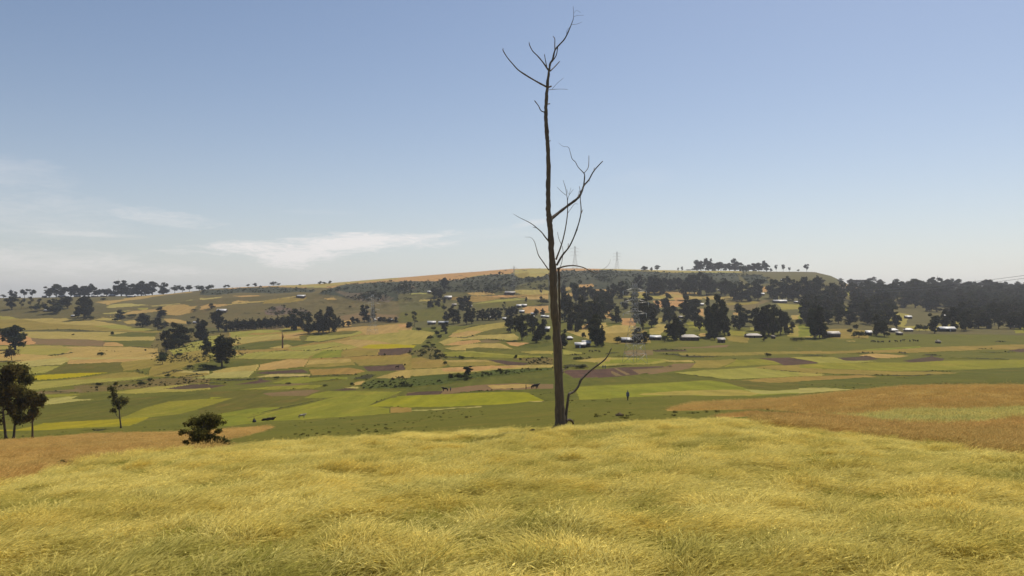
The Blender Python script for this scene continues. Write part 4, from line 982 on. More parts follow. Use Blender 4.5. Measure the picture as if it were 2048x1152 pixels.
def limbs(lobes, h, r0, seed, fork=.3, lean=0.0, name='trunk', mat=None, n=7, bare=0):
    r = np.random.RandomState(seed); mb = MB()
    top = max(l[2] for l in lobes)
    ctr = [np.array([0, 0, 0])]
    K = 6
    for i in range(1, K + 1):
        z = top * .92 * i / K; w = [(1 / (1 + ((l[2] - z) / (h * .18)) ** 2)) for l in lobes]; w = np.array(w) / sum(w)
        c = sum(wi * np.array(l[:2]) for wi, l in zip(w, lobes))
        f = i / K
        ctr.append(np.array([c[0] * f + lean * h * f, c[1] * f, z]))
    ctr = np.array(ctr); path = smooth_path(ctr, 3)
    rad = r0 * (1 - .86 * np.linspace(0, 1, len(path)) ** .9); rad[0] *= 1.35
    mb.tube(path, rad, n)
    for l in lobes:
        z0 = max(fork * h, l[2] - h * .22); i = int(np.argmin(abs(path[:, 2] - z0)))
        s = path[i]; e = np.array(l[:3]); m = (s + e) / 2 + np.array([0, 0, -.03 * h]) + r.normal(0, .015 * h, 3)
        pp = smooth_path([s, m, e], 3); mb.tube(pp, np.linspace(rad[i] * .6, r0 * .07, len(pp)), 5)
        for _ in range(2):
            e2 = e + np.clip(r.normal(size=3), -1.2, 1.2) * np.array([l[3], l[3], l[4]]) * .65
            mb.tube([m, (m + e2) / 2 + r.normal(0, .01 * h, 3), e2], [r0 * .2, r0 * .12, r0 * .04], 4)
    return mb.mesh(name, mat, True)
def lobes_for(kind, seed):
    """reference tree 20 m tall"""
    r = np.random.RandomState(seed); L = []
    if kind == 'tall':
        for i in range(9):
            z = 3.0 + 15 * i / 8; w = 3.2 * math.sin(math.pi * min(1, (i + 1.6) / 9.5)) ** .7
            L.append((r.normal(0, 1.3), r.normal(0, 1.3), z + r.normal(0, .5), w * r.uniform(.6, 1.0), 1.7 * r.uniform(.8, 1.3)))
    elif kind == 'broad':
        for i in range(13):
            a = r.rand() * 6.28; q = r.uniform(.1, 1); z = 3.2 + 13.5 * r.rand(); w = 5.2 * math.sin(math.pi * min(1, (z - .8) / 18)) ** .6
            L.append((math.cos(a) * q * w, math.sin(a) * q * w, z, r.uniform(2.2, 3.4), r.uniform(1.8, 2.8)))
        L.append((0, 0, 17, 2.6, 2.3))
    elif kind == 'slender':
        for i in range(8):
            L.append((r.normal(0, .4), r.normal(0, .4), 3.2 + 2.1 * i, 2.1 * math.sin(math.pi * min(1, (i + 1.8) / 9.4)), 1.6))
    elif kind == 'flat':
        for i in range(8):
            a = r.rand() * 6.28; q = r.uniform(.2, 1) * 4.6
            L.append((math.cos(a) * q, math.sin(a) * q, r.uniform(7.5, 16.5) * (1 - .03 * q), r.uniform(2.0, 3.2), r.uniform(1.8, 3.2)))
        L.append((r.normal(0, 1), r.normal(0, 1), 9.5, 1.8, 1.2))
    elif kind == 'shrub':
        for i in range(9):
            a = r.rand() * 6.28; q = r.uniform(.1, 1) * 7.5
            L.append((math.cos(a) * q, math.sin(a) * q, 6 + 8 * (1 - (q / 9) ** 2) * r.uniform(.5, 1), r.uniform(3, 5), r.uniform(3.5, 5.5)))
    elif kind == 'loose':
        for i in range(9):
            a = r.rand() * 6.28; z = 7.5 + 10.5 * i / 8; q = r.uniform(1.5, 4.6) * (1 - .45 * (i / 8) ** 2)
            L.append((math.cos(a) * q, math.sin(a) * q, z, r.uniform(1.2, 2.2), r.uniform(1.0, 1.8)))
        L.append((0, 0, 18, 1.5, 1.4))
    return L
LIB = {}
WREF = {'tall': 6.9, 'broad': 12.0, 'slender': 4.2, 'flat': 11.0, 'shrub': 19.0, 'loose': 10.5}
NL = {'tall': (3600, .62), 'broad': (4200, .72), 'slender': (2200, .55), 'flat': (2600, .62), 'shrub': (2000, .95), 'loose': (2000, .5)}
for kd, mt in (('tall', M_EUC), ('broad', M_EUC), ('slender', M_EUC), ('flat', M_ACA), ('shrub', M_SHR), ('loose', M_EUC)):
    LIB[kd] = []
    for v in range(5 if kd in ('tall', 'broad') else 3):
        lb = lobes_for(kd, 100 + 17 * v + len(kd)); n_, s_ = NL[kd]
        cm = leaves(lb, n_, s_, 200 + v, mat=mt, name='crown' if kd != 'shrub' else 'foliage', shell=.5)
        tm = limbs(lb, 20, {'tall': .34, 'broad': .48, 'slender': .22, 'flat': .38, 'shrub': .5, 'loose': .3}[kd], 300 + v, fork=.12 if kd == 'shrub' else .28, mat=M_TRK, n=6, name='trunk' if kd != 'shrub' else 'stem')
        LIB[kd].append((cm, tm))
NOUN = {'tall': 'tall dark eucalyptus', 'broad': 'broad dark tree', 'slender': 'slender dark tree', 'flat': 'rounded open tree', 'shrub': 'low dark shrub', 'loose': 'thin airy tree'}
NAME = {'tall': 'eucalyptus_tree', 'broad': 'broad_tree', 'slender': 'slender_tree', 'flat': 'rounded_tree', 'shrub': 'shrub', 'loose': 'airy_tree'}
ORD = 'first second third fourth fifth sixth seventh eighth ninth tenth eleventh twelfth thirteenth fourteenth fifteenth sixteenth seventeenth eighteenth nineteenth twentieth twenty-first twenty-second twenty-third twenty-fourth twenty-fifth twenty-sixth twenty-seventh twenty-eighth twenty-ninth thirtieth thirty-first thirty-second thirty-third thirty-fourth thirty-fifth thirty-sixth thirty-seventh thirty-eighth thirty-ninth fortieth'.split()
TREES = []
def plant(kind, px, base, hp, wp, label, group=None, mat=None, ymin=130.0, Y=None):
    hp *= 1.14; wp *= {'tall': 1.2, 'broad': 1.12, 'flat': .85, 'slender': 1.15}.get(kind, 1.1)
    p = hit(px, base, ymin) if Y is None else at(px, base, Y)
    y = p.y; h = hp / F * y; w = wp / F * y
    cm, tm = rnd.choice(LIB[kind])
    root = empty(NAME[kind], p - Vector((0, 0, .02 * h)), rnd.uniform(0, 6.28), label=label, cat='shrub' if kind == 'shrub' else 'tree', group=group)
    sx = w / WREF[kind]; sz = h / 20 * (1.0 if kind != 'shrub' else 1.15)
    root.scale = (sx, sx, sz)
    c = link(bpy.data.objects.new(cm.name.split('.')[0], cm), root)
    if mat: c.data = cm.copy(); c.data.materials[0] = mat
    link(bpy.data.objects.new(tm.name.split('.')[0], tm), root)
    TREES.append(root)
    return root
def grove(where, x0, y0, s, default, items, shared=False, single=None, ymin=130.0, kscale=1.0):
    """where: phrase for the group; every tree says which one of its kind it is, counted from the left"""
    rows = sorted([(x, b, h, w, (r[0] if r else default)) for x, b, h, w, *r in items])
    cnt = {}; tot = {}
    for it in rows: tot[it[4]] = tot.get(it[4], 0) + 1
    for x, b, h, w, kd in rows:
        cnt[kd] = cnt.get(kd, 0) + 1
        if shared: lab = '%s standing in %s' % (NOUN[kd], where)
        elif tot[kd] == 1: lab = 'the only %s in %s' % (NOUN[kd], where)
        else: lab = '%s %s from the left in %s' % (ORD[cnt[kd] - 1], NOUN[kd], where)
        plant(kd, x0 + x / s, y0 + b / s, h / s * kscale, w / s * kscale, lab, 'plants in ' + where if kd == 'shrub' else 'trees in ' + where, ymin=ymin)
R1 = (0, 520, 4.876); R2 = (400, 520, 4.876); R3 = (800, 480, 4.8); R4 = (1200, 480, 4.6545); R5 = (1600, 500, 4.571); R8 = (800, 680, 4.876); R7 = (400, 700, 4.876); R6 = (0, 700, 4.431)
f, b_, sl, sh, lo, ta = 'flat', 'broad', 'slender', 'shrub', 'loose', 'tall'
grove('the skyline row on the western ridge', *R1, ta, [(35,362,30,60,f),(105,362,68,34,sl),(150,362,50,50,b_),(240,358,72,84,f),(310,358,68,74,f),(480,350,90,64),(550,350,100,94,b_),(615,350,95,64),(690,352,70,60,b_),(730,352,92,84,b_),(765,352,88,54),(820,352,88,64),(860,352,92,52),(890,352,105,54,f),(930,352,68,62,b_),(985,352,60,60,f),(1030,352,66,52),(1070,352,65,60,f),(1110,350,82,62,b_),(1185,352,130,84),(1230,352,108,64),(1290,352,95,90,b_),(1345,350,95,70,b_),(1380,350,112,100,b_),(1420,346,92,64),(1485,340,105,100,b_),(1595,330,90,86,b_),(1705,315,74,86,f),(1780,308,48,70,f),(1850,304,58,76,f),(1945,298,45,86,f),(2030,290,28,50,b_)], kscale=1.22)
grove('the sparse western skyline', *R2, f, [(15,290,34,50,b_),(70,285,26,50),(110,283,38,56),(245,277,30,46),(275,276,32,40),(470,264,26,42),(540,260,28,32,b_),(715,253,38,70),(760,252,24,40),(978,250,12,24,sh),(1170,243,32,46),(1210,238,22,54),(1265,233,24,28,b_)], kscale=1.22)
grove('the slope below the western ridge', *R1, b_, [(115,485,105,100),(205,480,70,44,lo),(235,412,32,30),(305,470,90,56,lo),(390,492,92,60,lo),(350,505,60,110,sh),(440,492,55,56),(530,522,118,116),(600,475,98,76,ta),(660,475,100,90),(820,580,190,130),(760,565,95,80),(850,560,185,80,ta),(885,588,34,80,sh),(1010,398,24,54,sh),(1170,578,78,84),(1290,562,30,90,sh),(1130,602,30,60,sh)], kscale=1.13)
grove('the gully among the western fields', *R1, b_, [(1390,655,128,130),(1440,645,84,76),(1560,560,96,104),(1540,685,115,120),(1605,662,64,60,ta),(1095,742,46,40,sh),(1700,865,255,130,ta),(1745,850,230,120,ta),(1620,900,200,130,b_),(1780,835,170,90,ta),(1570,975,80,66,sh),(1870,725,60,80,sh),(1960,785,218,104,ta),(2010,945,175,100,b_),(1840,637,38,60,sh),(1900,502,22,70,sh),(1890,572,22,60,sh),(985,938,38,84,sh),(715,735,14,34,sh),(1600,965,60,90,sh),(1750,945,40,90,sh)])
grove('the clump west of the hedge row', *R2, b_, [(110,482,54,60),(20,785,200,104,ta),(180,695,195,130),(260,695,112,80,ta),(130,600,70,90,sh)])
plant('broad', 444, 735, 60, 52, 'big dark round-headed tree on a short trunk, alone between the gully and the fields')
r_ = random.Random(3)
grove('the long hedge row under the red bank', *R2, sl, [(x, 700 - (x - 300) * .085 + r_.uniform(-4, 4), r_.uniform(82, 118), r_.uniform(34, 46)) for x in range(296, 850, 21)])
grove('the dark clump ending the hedge row', *R2, b_, [(890,682,185,100,ta),(940,685,205,100,ta),(995,672,130,90),(1065,722,200,130),(1160,712,190,100),(1200,712,230,104,ta),(1260,714,245,120),(1310,704,165,94),(1355,662,112,46,sl)])
grove('the field edge around the lattice tower', *R2, b_, [(1395,662,76,34,sl),(1445,648,50,56),(1490,624,66,50),(1535,614,44,60),(1600,606,172,80,ta),(1690,604,150,44,sl),(1650,604,64,70),(1760,604,46,54),(1800,606,46,54),(1850,608,46,60),(1905,610,50,60),(2030,664,56,50),(2005,548,22,40,sh),(1465,468,20,32,sh)])
grove('the huts at the foot of the scarp', *R3, b_, [(430,485,112,86,b_),(330,562,95,84),(385,572,98,84),(425,612,64,34,ta),(290,654,82,60,ta),(370,642,72,64),(420,682,54,60,sh),(590,664,135,78,ta),(640,652,122,76,ta),(600,682,84,70)])
grove('the tree belt left of the bare tree', *R3, ta, [(440,775,84,66,b_),(510,802,175,76),(560,802,122,60),(640,814,165,84,b_),(690,804,155,74),(750,770,92,44),(785,772,110,44),(815,768,105,44),(850,768,112,52),(885,768,118,50),(915,768,112,50),(950,765,118,60),(1000,704,104,52,lo),(1030,734,94,56),(1075,742,108,72),(1112,724,94,56)])
grove('the broken ground left of the bare tree', *R3, sh, [(140,835,135,76,lo),(100,852,62,50),(175,877,36,64),(435,902,112,54,ta),(325,867,32,60),(345,922,52,60),(300,962,42,80),(380,952,42,60),(250,1042,32,80),(230,1102,32,60),(340,1142,42,74),(600,1142,20,60),(1108,1142,34,30),(430,850,30,60),(270,1000,24,60),(60,730,26,30),(320,1020,24,60)])
grove('the big clump left of the bare trunk', *R3, b_, [(1170,962,232,140),(1060,892,152,90),(1270,904,172,100),(1310,988,175,94,ta),(1350,962,204,80,ta),(1230,802,84,100),(1310,722,62,46,sl),(1370,732,72,42,sl),(1410,977,62,84,sh),(1030,832,84,56),(1110,880,160,70,ta),(1380,880,110,80)])
grove('the orange plots left of the bare tree', *R3, sl, [(1360,624,54,130,sh),(1355,524,48,40,f),(1355,572,34,26),(1212,602,60,20)])
grove('the wood right behind the bare tree', *R3, b_, [(1570,564,104,66),(1690,604,204,80,ta),(1770,604,132,84),(1830,564,102,66),(1860,604,112,76),(1920,624,142,76,ta),(1980,624,152,66,ta),(2010,644,112,56,sl),(1580,784,235,110),(1650,864,245,110,ta),(1740,804,222,120),(1800,784,202,100,ta),(1870,834,262,110,ta),(1890,964,202,100),(1885,1017,268,104,ta),(1935,1022,182,56,ta),(1950,784,172,84),(1560,1042,165,70,ta),(1700,884,152,100),(1620,760,200,90),(1820,850,150,100),(1920,720,160,80)], kscale=1.13)
grove('the yard by the twin-roofed hut', *R3, sh, [(1760,952,64,50),(1820,932,42,30),(1940,1030,34,60),(1600,780,40,60)])
grove('the hilltop skyline, sparse stretch', *R4, sl, [(410,290,44,60,b_),(438,264,32,14),(478,290,36,22),(532,274,44,50,b_),(728,280,30,15),(763,278,42,17),(820,282,12,60,sh),(860,284,20,40,sh)])
grove('the dark hilltop grove', *R4, b_, [(905,282,78,62),(940,282,72,72),(985,282,98,76,f),(1012,280,94,56,ta),(1055,286,55,74),(1100,286,62,64),(1125,284,78,84,f),(1165,286,52,64),(1205,286,58,62),(1250,284,90,70),(1300,286,62,64),(1335,314,62,86,sh)], kscale=1.22)
grove('the lower hilltop grove', *R4, b_, [(1385,284,48,62),(1430,286,58,84),(1480,288,62,84),(1525,290,84,64,f),(1550,295,52,54)], kscale=1.22)
grove('the bare end of the hilltop', *R4, f, [(1590,290,32,24,sl),(1640,292,66,38),(1705,294,70,48),(1763,292,42,36),(1847,292,20,30,sh),(1925,294,74,66)])
grove('the upper belt under the hilltop', *R4, b_, [(370,474,124,66),(330,444,82,56),(510,508,165,90,ta),(460,504,112,76),(560,504,135,90,ta),(600,484,112,72),(650,474,94,66),(690,464,92,56),(730,474,104,66),(830,504,168,66,ta),(790,562,142,74),(880,504,165,76,ta),(940,514,192,76,ta),(990,514,155,82),(1030,504,135,82),(1060,474,84,66),(1165,524,155,76,ta),(1130,504,94,56),(1220,544,124,76),(1260,564,132,84),(1320,574,155,92),(1380,574,152,86,ta),(1440,544,132,84),(1470,562,184,78,ta)], ymin=200, kscale=1.13)
grove('the upper belt, eastern stretch', *R4, b_, [(1600,544,152,84),(1650,564,172,92,ta),(1700,564,192,80,ta),(1750,554,182,82),(1800,564,162,86),(1850,564,162,86,ta),(1900,564,184,92),(1960,564,172,82,ta),(2020,564,192,84)], ymin=200, kscale=1.13)
grove('the orange fields right of the bare tree', *R4, b_, [(70,544,94,54),(120,564,132,84),(200,544,134,100),(30,644,144,74),(90,664,112,84),(150,774,132,96),(240,644,84,76),(320,604,104,76),(420,704,182,116,ta),(340,764,204,96,ta),(400,834,224,130),(480,814,184,94,ta),(530,684,102,72),(630,655,136,98),(600,764,112,76),(640,784,132,84),(680,744,112,76)], kscale=1.13)
grove('the yards right of the bare tree', *R4, b_, [(350,964,126,120),(160,964,56,72,sh),(420,964,92,80),(700,934,194,130),(740,904,152,92,ta),(650,904,94,76),(860,724,184,112,ta),(800,764,194,88,ta),(880,794,152,84),(930,844,112,74),(1020,924,102,74),(1070,934,94,60),(600,952,54,64,sh)], kscale=1.13)
grove('the tallest village clump', *R4, b_, [(1030,904,375,108,ta),(1090,894,385,124,ta),(1160,884,265,110),(1190,894,155,60,ta),(1060,880,250,120),(1120,870,220,110)])
grove('the village middle', *R4, b_, [(1280,674,84,42,sl),(1300,834,194,96),(1340,804,152,82,ta),(1250,824,112,56,ta),(1525,942,92,38,sl),(1790,844,84,38,sl),(1760,884,42,94,sh),(1830,938,24,115,sh),(1860,794,52,84,sh),(1555,1088,30,64,sh)], kscale=1.13)
grove('the rounded clump beside the long pale house', *R4, b_, [(1440,844,194,96),(1500,884,272,110,ta),(1570,884,292,120,ta),(1620,894,272,116),(1680,884,222,108),(1730,874,192,84),(1540,860,200,120)])
grove('the dark edge of the eastern wood', *R4, ta, [(1910,764,254,92),(1980,824,302,100),(2010,914,322,96),(2045,914,302,84),(1950,744,224,84)])
grove('the skyline beyond the hilltop', *R5, b_, [(190,314,48,54),(370,294,28,46),(465,334,54,52),(500,334,48,64),(540,334,48,64),(580,334,48,64),(620,334,54,64),(665,334,80,54,ta),(735,352,64,60)], kscale=1.22)
grove('the eastern skyline', *R5, b_, [(890,374,84,74),(930,374,68,74),(980,376,66,64),(1040,384,94,84),(1090,384,84,84),(1130,384,78,74),(1190,394,104,84),(1235,394,124,70,ta),(1300,394,108,54,ta),(1350,394,98,84),(1390,394,102,74),(1450,394,108,110,f),(1520,404,84,74),(1590,404,88,90),(1640,404,84,84),(1700,404,104,90),(1750,404,78,64),(1790,404,88,64),(1830,404,78,84),(1880,404,88,64),(1930,404,74,74),(1985,414,88,84),(2030,414,78,64)], kscale=1.22)
HOLES = [[(1768,626),(1830,622),(1870,628),(1882,640),(1880,664),(1800,662),(1790,650)], [(1880,634),(1926,630),(1922,652),(1880,652)], [(1690,608),(1752,612),(1752,626),(1690,624)], [(1640,656),(1735,650),(1740,680),(1655,680)]]
wood = []
rr = random.Random(12)
for rk, (rb, h0) in enumerate(((592,26),(602,30),(613,33),(625,35),(637,36),(649,36),(661,36))):
    x = 1606 + rr.uniform(0, 14)
    while x < 2110:
        b2 = rb + rr.uniform(-4, 4)
        if not any(inside(np.array([x]), np.array([b2]), h)[0] for h in HOLES) and not (rb > 655 and x < 1860) and not (rb < 600 and x < 1700):
            wood.append((x, b2, h0 * rr.uniform(.8, 1.25), rr.uniform(19, 29), rr.choice([ta, ta, b_]), rk))
        x += rr.uniform(16, 26)
for rk, nm in enumerate('backmost sixth fifth fourth third second front'.split()):
    grove('the %s rank of the eastern wood' % nm, 0, 0, 1, ta, [w_[:5] for w_ in wood if w_[5] == rk], ymin=300)
grove('the foreground of the eastern wood', *R5, b_, [(130,804,264,112,ta),(205,804,114,90),(700,784,184,108),(770,794,124,104),(885,714,114,104),(1230,764,194,84,ta),(1400,684,94,70),(1500,744,164,84),(520,734,52,60,sh),(540,806,62,130,sh),(465,764,42,60,sh),(1090,744,62,80,sh),(1150,744,54,60,sh),(15,834,30,42,sh),(640,690,130,90),(560,640,120,90)])
grove('the reed strip in the valley', *R8, sh, [(668,350,104,72,ta),(975,312,34,54),(500,395,66,70),(560,395,66,90),(620,390,56,90),(660,392,36,90),(60,465,26,110),(480,372,26,40),(1130,175,30,30),(600,180,22,70),(440,245,36,50),(1740,190,24,110)])
grove('the stream bank in the middle distance', *R7, sh, [(1880,302,30,40),(750,284,26,70),(1480,352,34,50),(2000,160,26,20),(860,335,18,60),(60,190,42,170),(1210,355,16,70)])
grove('the western gully mouth', *R6, sh, [(1440,130,90,100),(1330,285,34,60),(1240,320,40,80),(880,325,34,70),(1490,245,30,60),(1680,165,30,80),(1800,160,34,90)])
# two dark little bushes beside the strip of stone in the middle of the valley floor
grove('the ditch right of the bare tree', *R8, sh, [(1620,285,26,60),(1780,278,30,90),(1720,280,24,80)])

# rough growth on banks, gullies and the scarp
ug = [leaves(lobes_for('shrub', 900 + i), 420, 1.7, 950 + i, mat=M_SHR, name='undergrowth') for i in range(3)]
for m_ in ug: m_.transform(__import__('mathutils').Matrix.Scale(1 / 14, 4))
def grow_on(name, kinds, dens, size, label, seed, ylo=130):
    r = np.random.RandomState(seed); out = []
    for kind, lo, hi, poly in FIELDS:
        if kind not in kinds or lo < 100: continue
        P = np.array(poly); x0_, y0_, x1_, y1_ = P[:, 0].min(), P[:, 1].min(), P[:, 0].max(), P[:, 1].max()
        if x1_ < -200 or x0_ > 2250: continue
        x0_ = max(x0_, -150); x1_ = min(x1_, 2200)
        n = int((x1_ - x0_) * (y1_ - y0_) * dens) + 1
        qx = r.uniform(x0_, x1_, n); qy = r.uniform(y0_, y1_, n)
        k = inside(qx, qy, poly); out += list(zip(qx[k], qy[k]))
    pts = np.array([hit(a, b, ylo) for a, b in out]); n = len(pts)
    g_ = fbm(pts[:, 0] / 30, pts[:, 1] / 50, 2, seed); kp = g_ + r.normal(0, .25, n) > -.1
    pts = pts[kp]; n = len(pts); s = size * r.lognormal(0, .35, n) * np.clip(pts[:, 1] / 480, .3, 1.1)
    scatter(name, pts, np.stack([np.zeros(n), np.zeros(n), r.rand(n) * 6.3], 1), np.stack([s * 1.3, s * 1.3, s], 1), r.rand(n), r.randint(0, 3, n), ug, label)
    return n
print('undergrowth', grow_on('bank_undergrowth', 'k', .28, .5, 'dark low growth along the field banks and ditches', 5),
      grow_on('gully_undergrowth', 'uv', .08, .75, 'rough green growth in the gullies between the fields', 6),
      grow_on('scarp_undergrowth', 'sq', .16, 1.7, 'dark thicket on the steep scarp under the hilltop', 7))

# trees of their own
plant('broad', 30, 700, 46, 52, 'dark leafy tree at the far western field edge, above a brown bush', mat=M_ACA)
plant('shrub', 24, 722, 26, 28, 'rust brown bush under the dark tree at the far western field edge', mat=M_BRN)
def big_tree(name, p, h, lobes, n, size, r0, label, mat, cat='tree', lean=0.0, seed=0, group=None, fork=.3, crown='crown', trunkn='trunk', clump=.42):
    root = empty(name, p, 0.0, label=label, cat=cat, group=group)
    link(bpy.data.objects.new(crown, leaves(lobes, n, size, seed, mat=mat, name=crown, shell=.4, clump=clump)), root)
    link(bpy.data.objects.new(trunkn, limbs(lobes, h, r0, seed + 1, fork=fork, mat=M_TRK, n=8, name=trunkn)), root)
    return root
def px_lobes(px0, base, Y, pts, seed=0):
    """lobes from their places in the photo: (x, row, half width, half height); depth is spread evenly"""
    r = random.Random(seed); o = at(px0, base, Y); k = Y / F
    return o, [((x - px0) * k, r.uniform(-1, 1) * hw * k * 1.6, (base - y) * k, hw * k, hh * k) for x, y, hw, hh in pts]
def cr(x0, y0, s, L): return [(x0 + a / s, y0 + b / s, c / s, d / s) for a, b, c, d in L]
gname = 'loose trees at the western edge of the valley'
p = hit(12, 878, 60)
o, L = px_lobes(12, 878, p.y, cr(0, 700, 4.431, [(-60,200,90,80),(40,190,80,60),(20,260,70,50),(-40,330,80,70),(60,360,70,60),(20,440,80,60),(-70,460,70,70),(60,520,50,50),(-20,560,60,50),(10,640,50,40)]), 1)
big_tree('airy_tree', o, 17, L, 9000, .34, .30, 'biggest of the loose trees at the picture edge, crown reaching highest', M_NEAR, seed=501, group=gname)
o, L = px_lobes(27, 879, p.y + 4, cr(0, 700, 4.431, [(150,190,55,50),(180,270,60,60),(130,340,70,50),(200,350,60,50),(160,420,70,50),(220,440,50,50),(140,500,60,50),(180,570,50,50),(160,620,60,40),(110,560,40,40)]), 2)
big_tree('airy_tree', o, 15, L, 8000, .34, .28, 'second loose tree at the picture edge, green crown beside the biggest', M_NEAR, seed=502, group=gname)
o, L = px_lobes(65, 876, p.y + 2, cr(0, 700, 4.431, [(300,400,50,40),(360,430,40,45),(290,470,50,40),(330,480,40,30),(285,560,48,40),(270,600,35,30),(320,540,30,30)]), 3)
big_tree('airy_tree', o, 11, L, 4200, .32, .24, 'third loose tree at the picture edge, small crown on a leaning bare stem', M_NEAR, seed=503, group=gname)
p = hit(242, 856, 60)
o, L = px_lobes(242, 856, p.y, cr(0, 700, 4.431, [(1010,340,38,30),(1040,300,22,18),(1010,400,34,26),(1120,450,44,32),(1080,440,34,26),(1030,480,34,30),(1050,510,26,20),(990,540,24,20),(1000,440,26,30)]), 4)
big_tree('airy_tree', o, 9, L, 2600, .30, .24, 'small crooked tree with open tufts of leaves standing alone on the pasture', M_NEAR, seed=504)
o = hit(403, 892, 60)
k = o.y / F
o, L = px_lobes(403, 893, o.y, [(396,868,22,10),(386,845,19,5),(410,839,22,5),(432,848,14,4),(372,850,9,4),(424,842,16,4),(372,862,9,5),(437,862,9,5),(388,880,15,8),(416,878,16,8),(402,856,26,6),(376,884,7,6),(430,884,9,7),(405,870,14,16)], 5)
big_tree('round_bush', o, 3.5, L, 12000, .10, .12, 'rounded dark bush rising behind the barley where the red brown grain ends', M_NEAR, cat='bush', seed=505, fork=.1, crown='foliage', trunkn='stem', clump=.34)
o = hit(437, 891, 60)
o, L = px_lobes(440, 893, o.y + 1, [(440,884,10,8),(450,888,8,6),(432,880,9,8)], 6)
big_tree('pale_bush', o, 1.2, L, 1600, .11, .05, 'small grey-green bush leaning on the rounded dark bush', M_SHR, cat='bush', seed=506, fork=.1, crown='foliage', trunkn='stem')
o = hit(128, 930, 30)
o, L = px_lobes(128, 934, o.y, [(128,926,7,7),(122,929,5,5),(137,928,5,5)], 7)
big_tree('pale_weed', o, .8, L, 900, .05, .02, 'grey-green weed clump at the edge between red brown grain and barley', M_PALE, cat='weed', seed=507, fork=.1, crown='foliage', trunkn='stem')
# the broken dead trunk in the western fields
o = hit(565, 697, 130)
dead = empty('dead_stump', o, label='thin reddish dead trunk standing alone in the western fields', cat='tree')
kk = o.y / F
MB().tube([(0, 0, 0), (.1*kk, 0, 12*kk), (-.3*kk, 0, 24*kk), (-.8*kk, 0, 33*kk)], [1.8*kk, 1.5*kk, 1.1*kk, .5*kk], 6).build('trunk', bark_mat('red_bark', (120, 84, 62), (104, 74, 58), (96, 70, 56), .2), dead, True)
MB().tube([(.1*kk, 0, 18*kk), (2.2*kk, 0, 24*kk), (2.6*kk, .2, 29*kk)], [.8*kk, .5*kk, .3*kk], 5).build('branch', dead.children[0].data.materials[0], dead, True)
# ------------------------------------------------------------------ huts, towers, lines, people, cattle
def flat_mat(name, c, rough=.8, spec=.3, metal=0.0, var=None):
    m, t, b = new_mat(name, rough, spec); b.inputs['Metallic'].default_value = metal
    g = t.nodes.new('ShaderNodeTexCoord').outputs['Object']
    cc = mixc(t, ramp(t, noise(t, g, 1.2, 5, .7), .35, .7), col(c), col(var or tuple(v * .8 for v in c)))
    t.links.new(cc, b.inputs['Base Color']); return m
M_TIN = flat_mat('bright_tin_sheet', (208, 208, 206), .5, .5, .1, (168, 166, 160))
M_TIN2 = flat_mat('weathered_tin_sheet', (172, 168, 158), .55, .4, .1, (136, 122, 108))
M_THATCH = flat_mat('grey_thatch', (140, 132, 116), .95, .1)
M_MUD = flat_mat('mud_wall', (86, 70, 58), .95, .1, 0, (70, 60, 54))
M_MUD2 = flat_mat('plastered_wall', (120, 112, 100), .9, .1, 0, (96, 84, 74))
M_DOOR = flat_mat('door_wood', (52, 44, 40), .8, .1)
M_DOORP = flat_mat('painted_door', (190, 196, 200), .7, .2)
HN = [0]
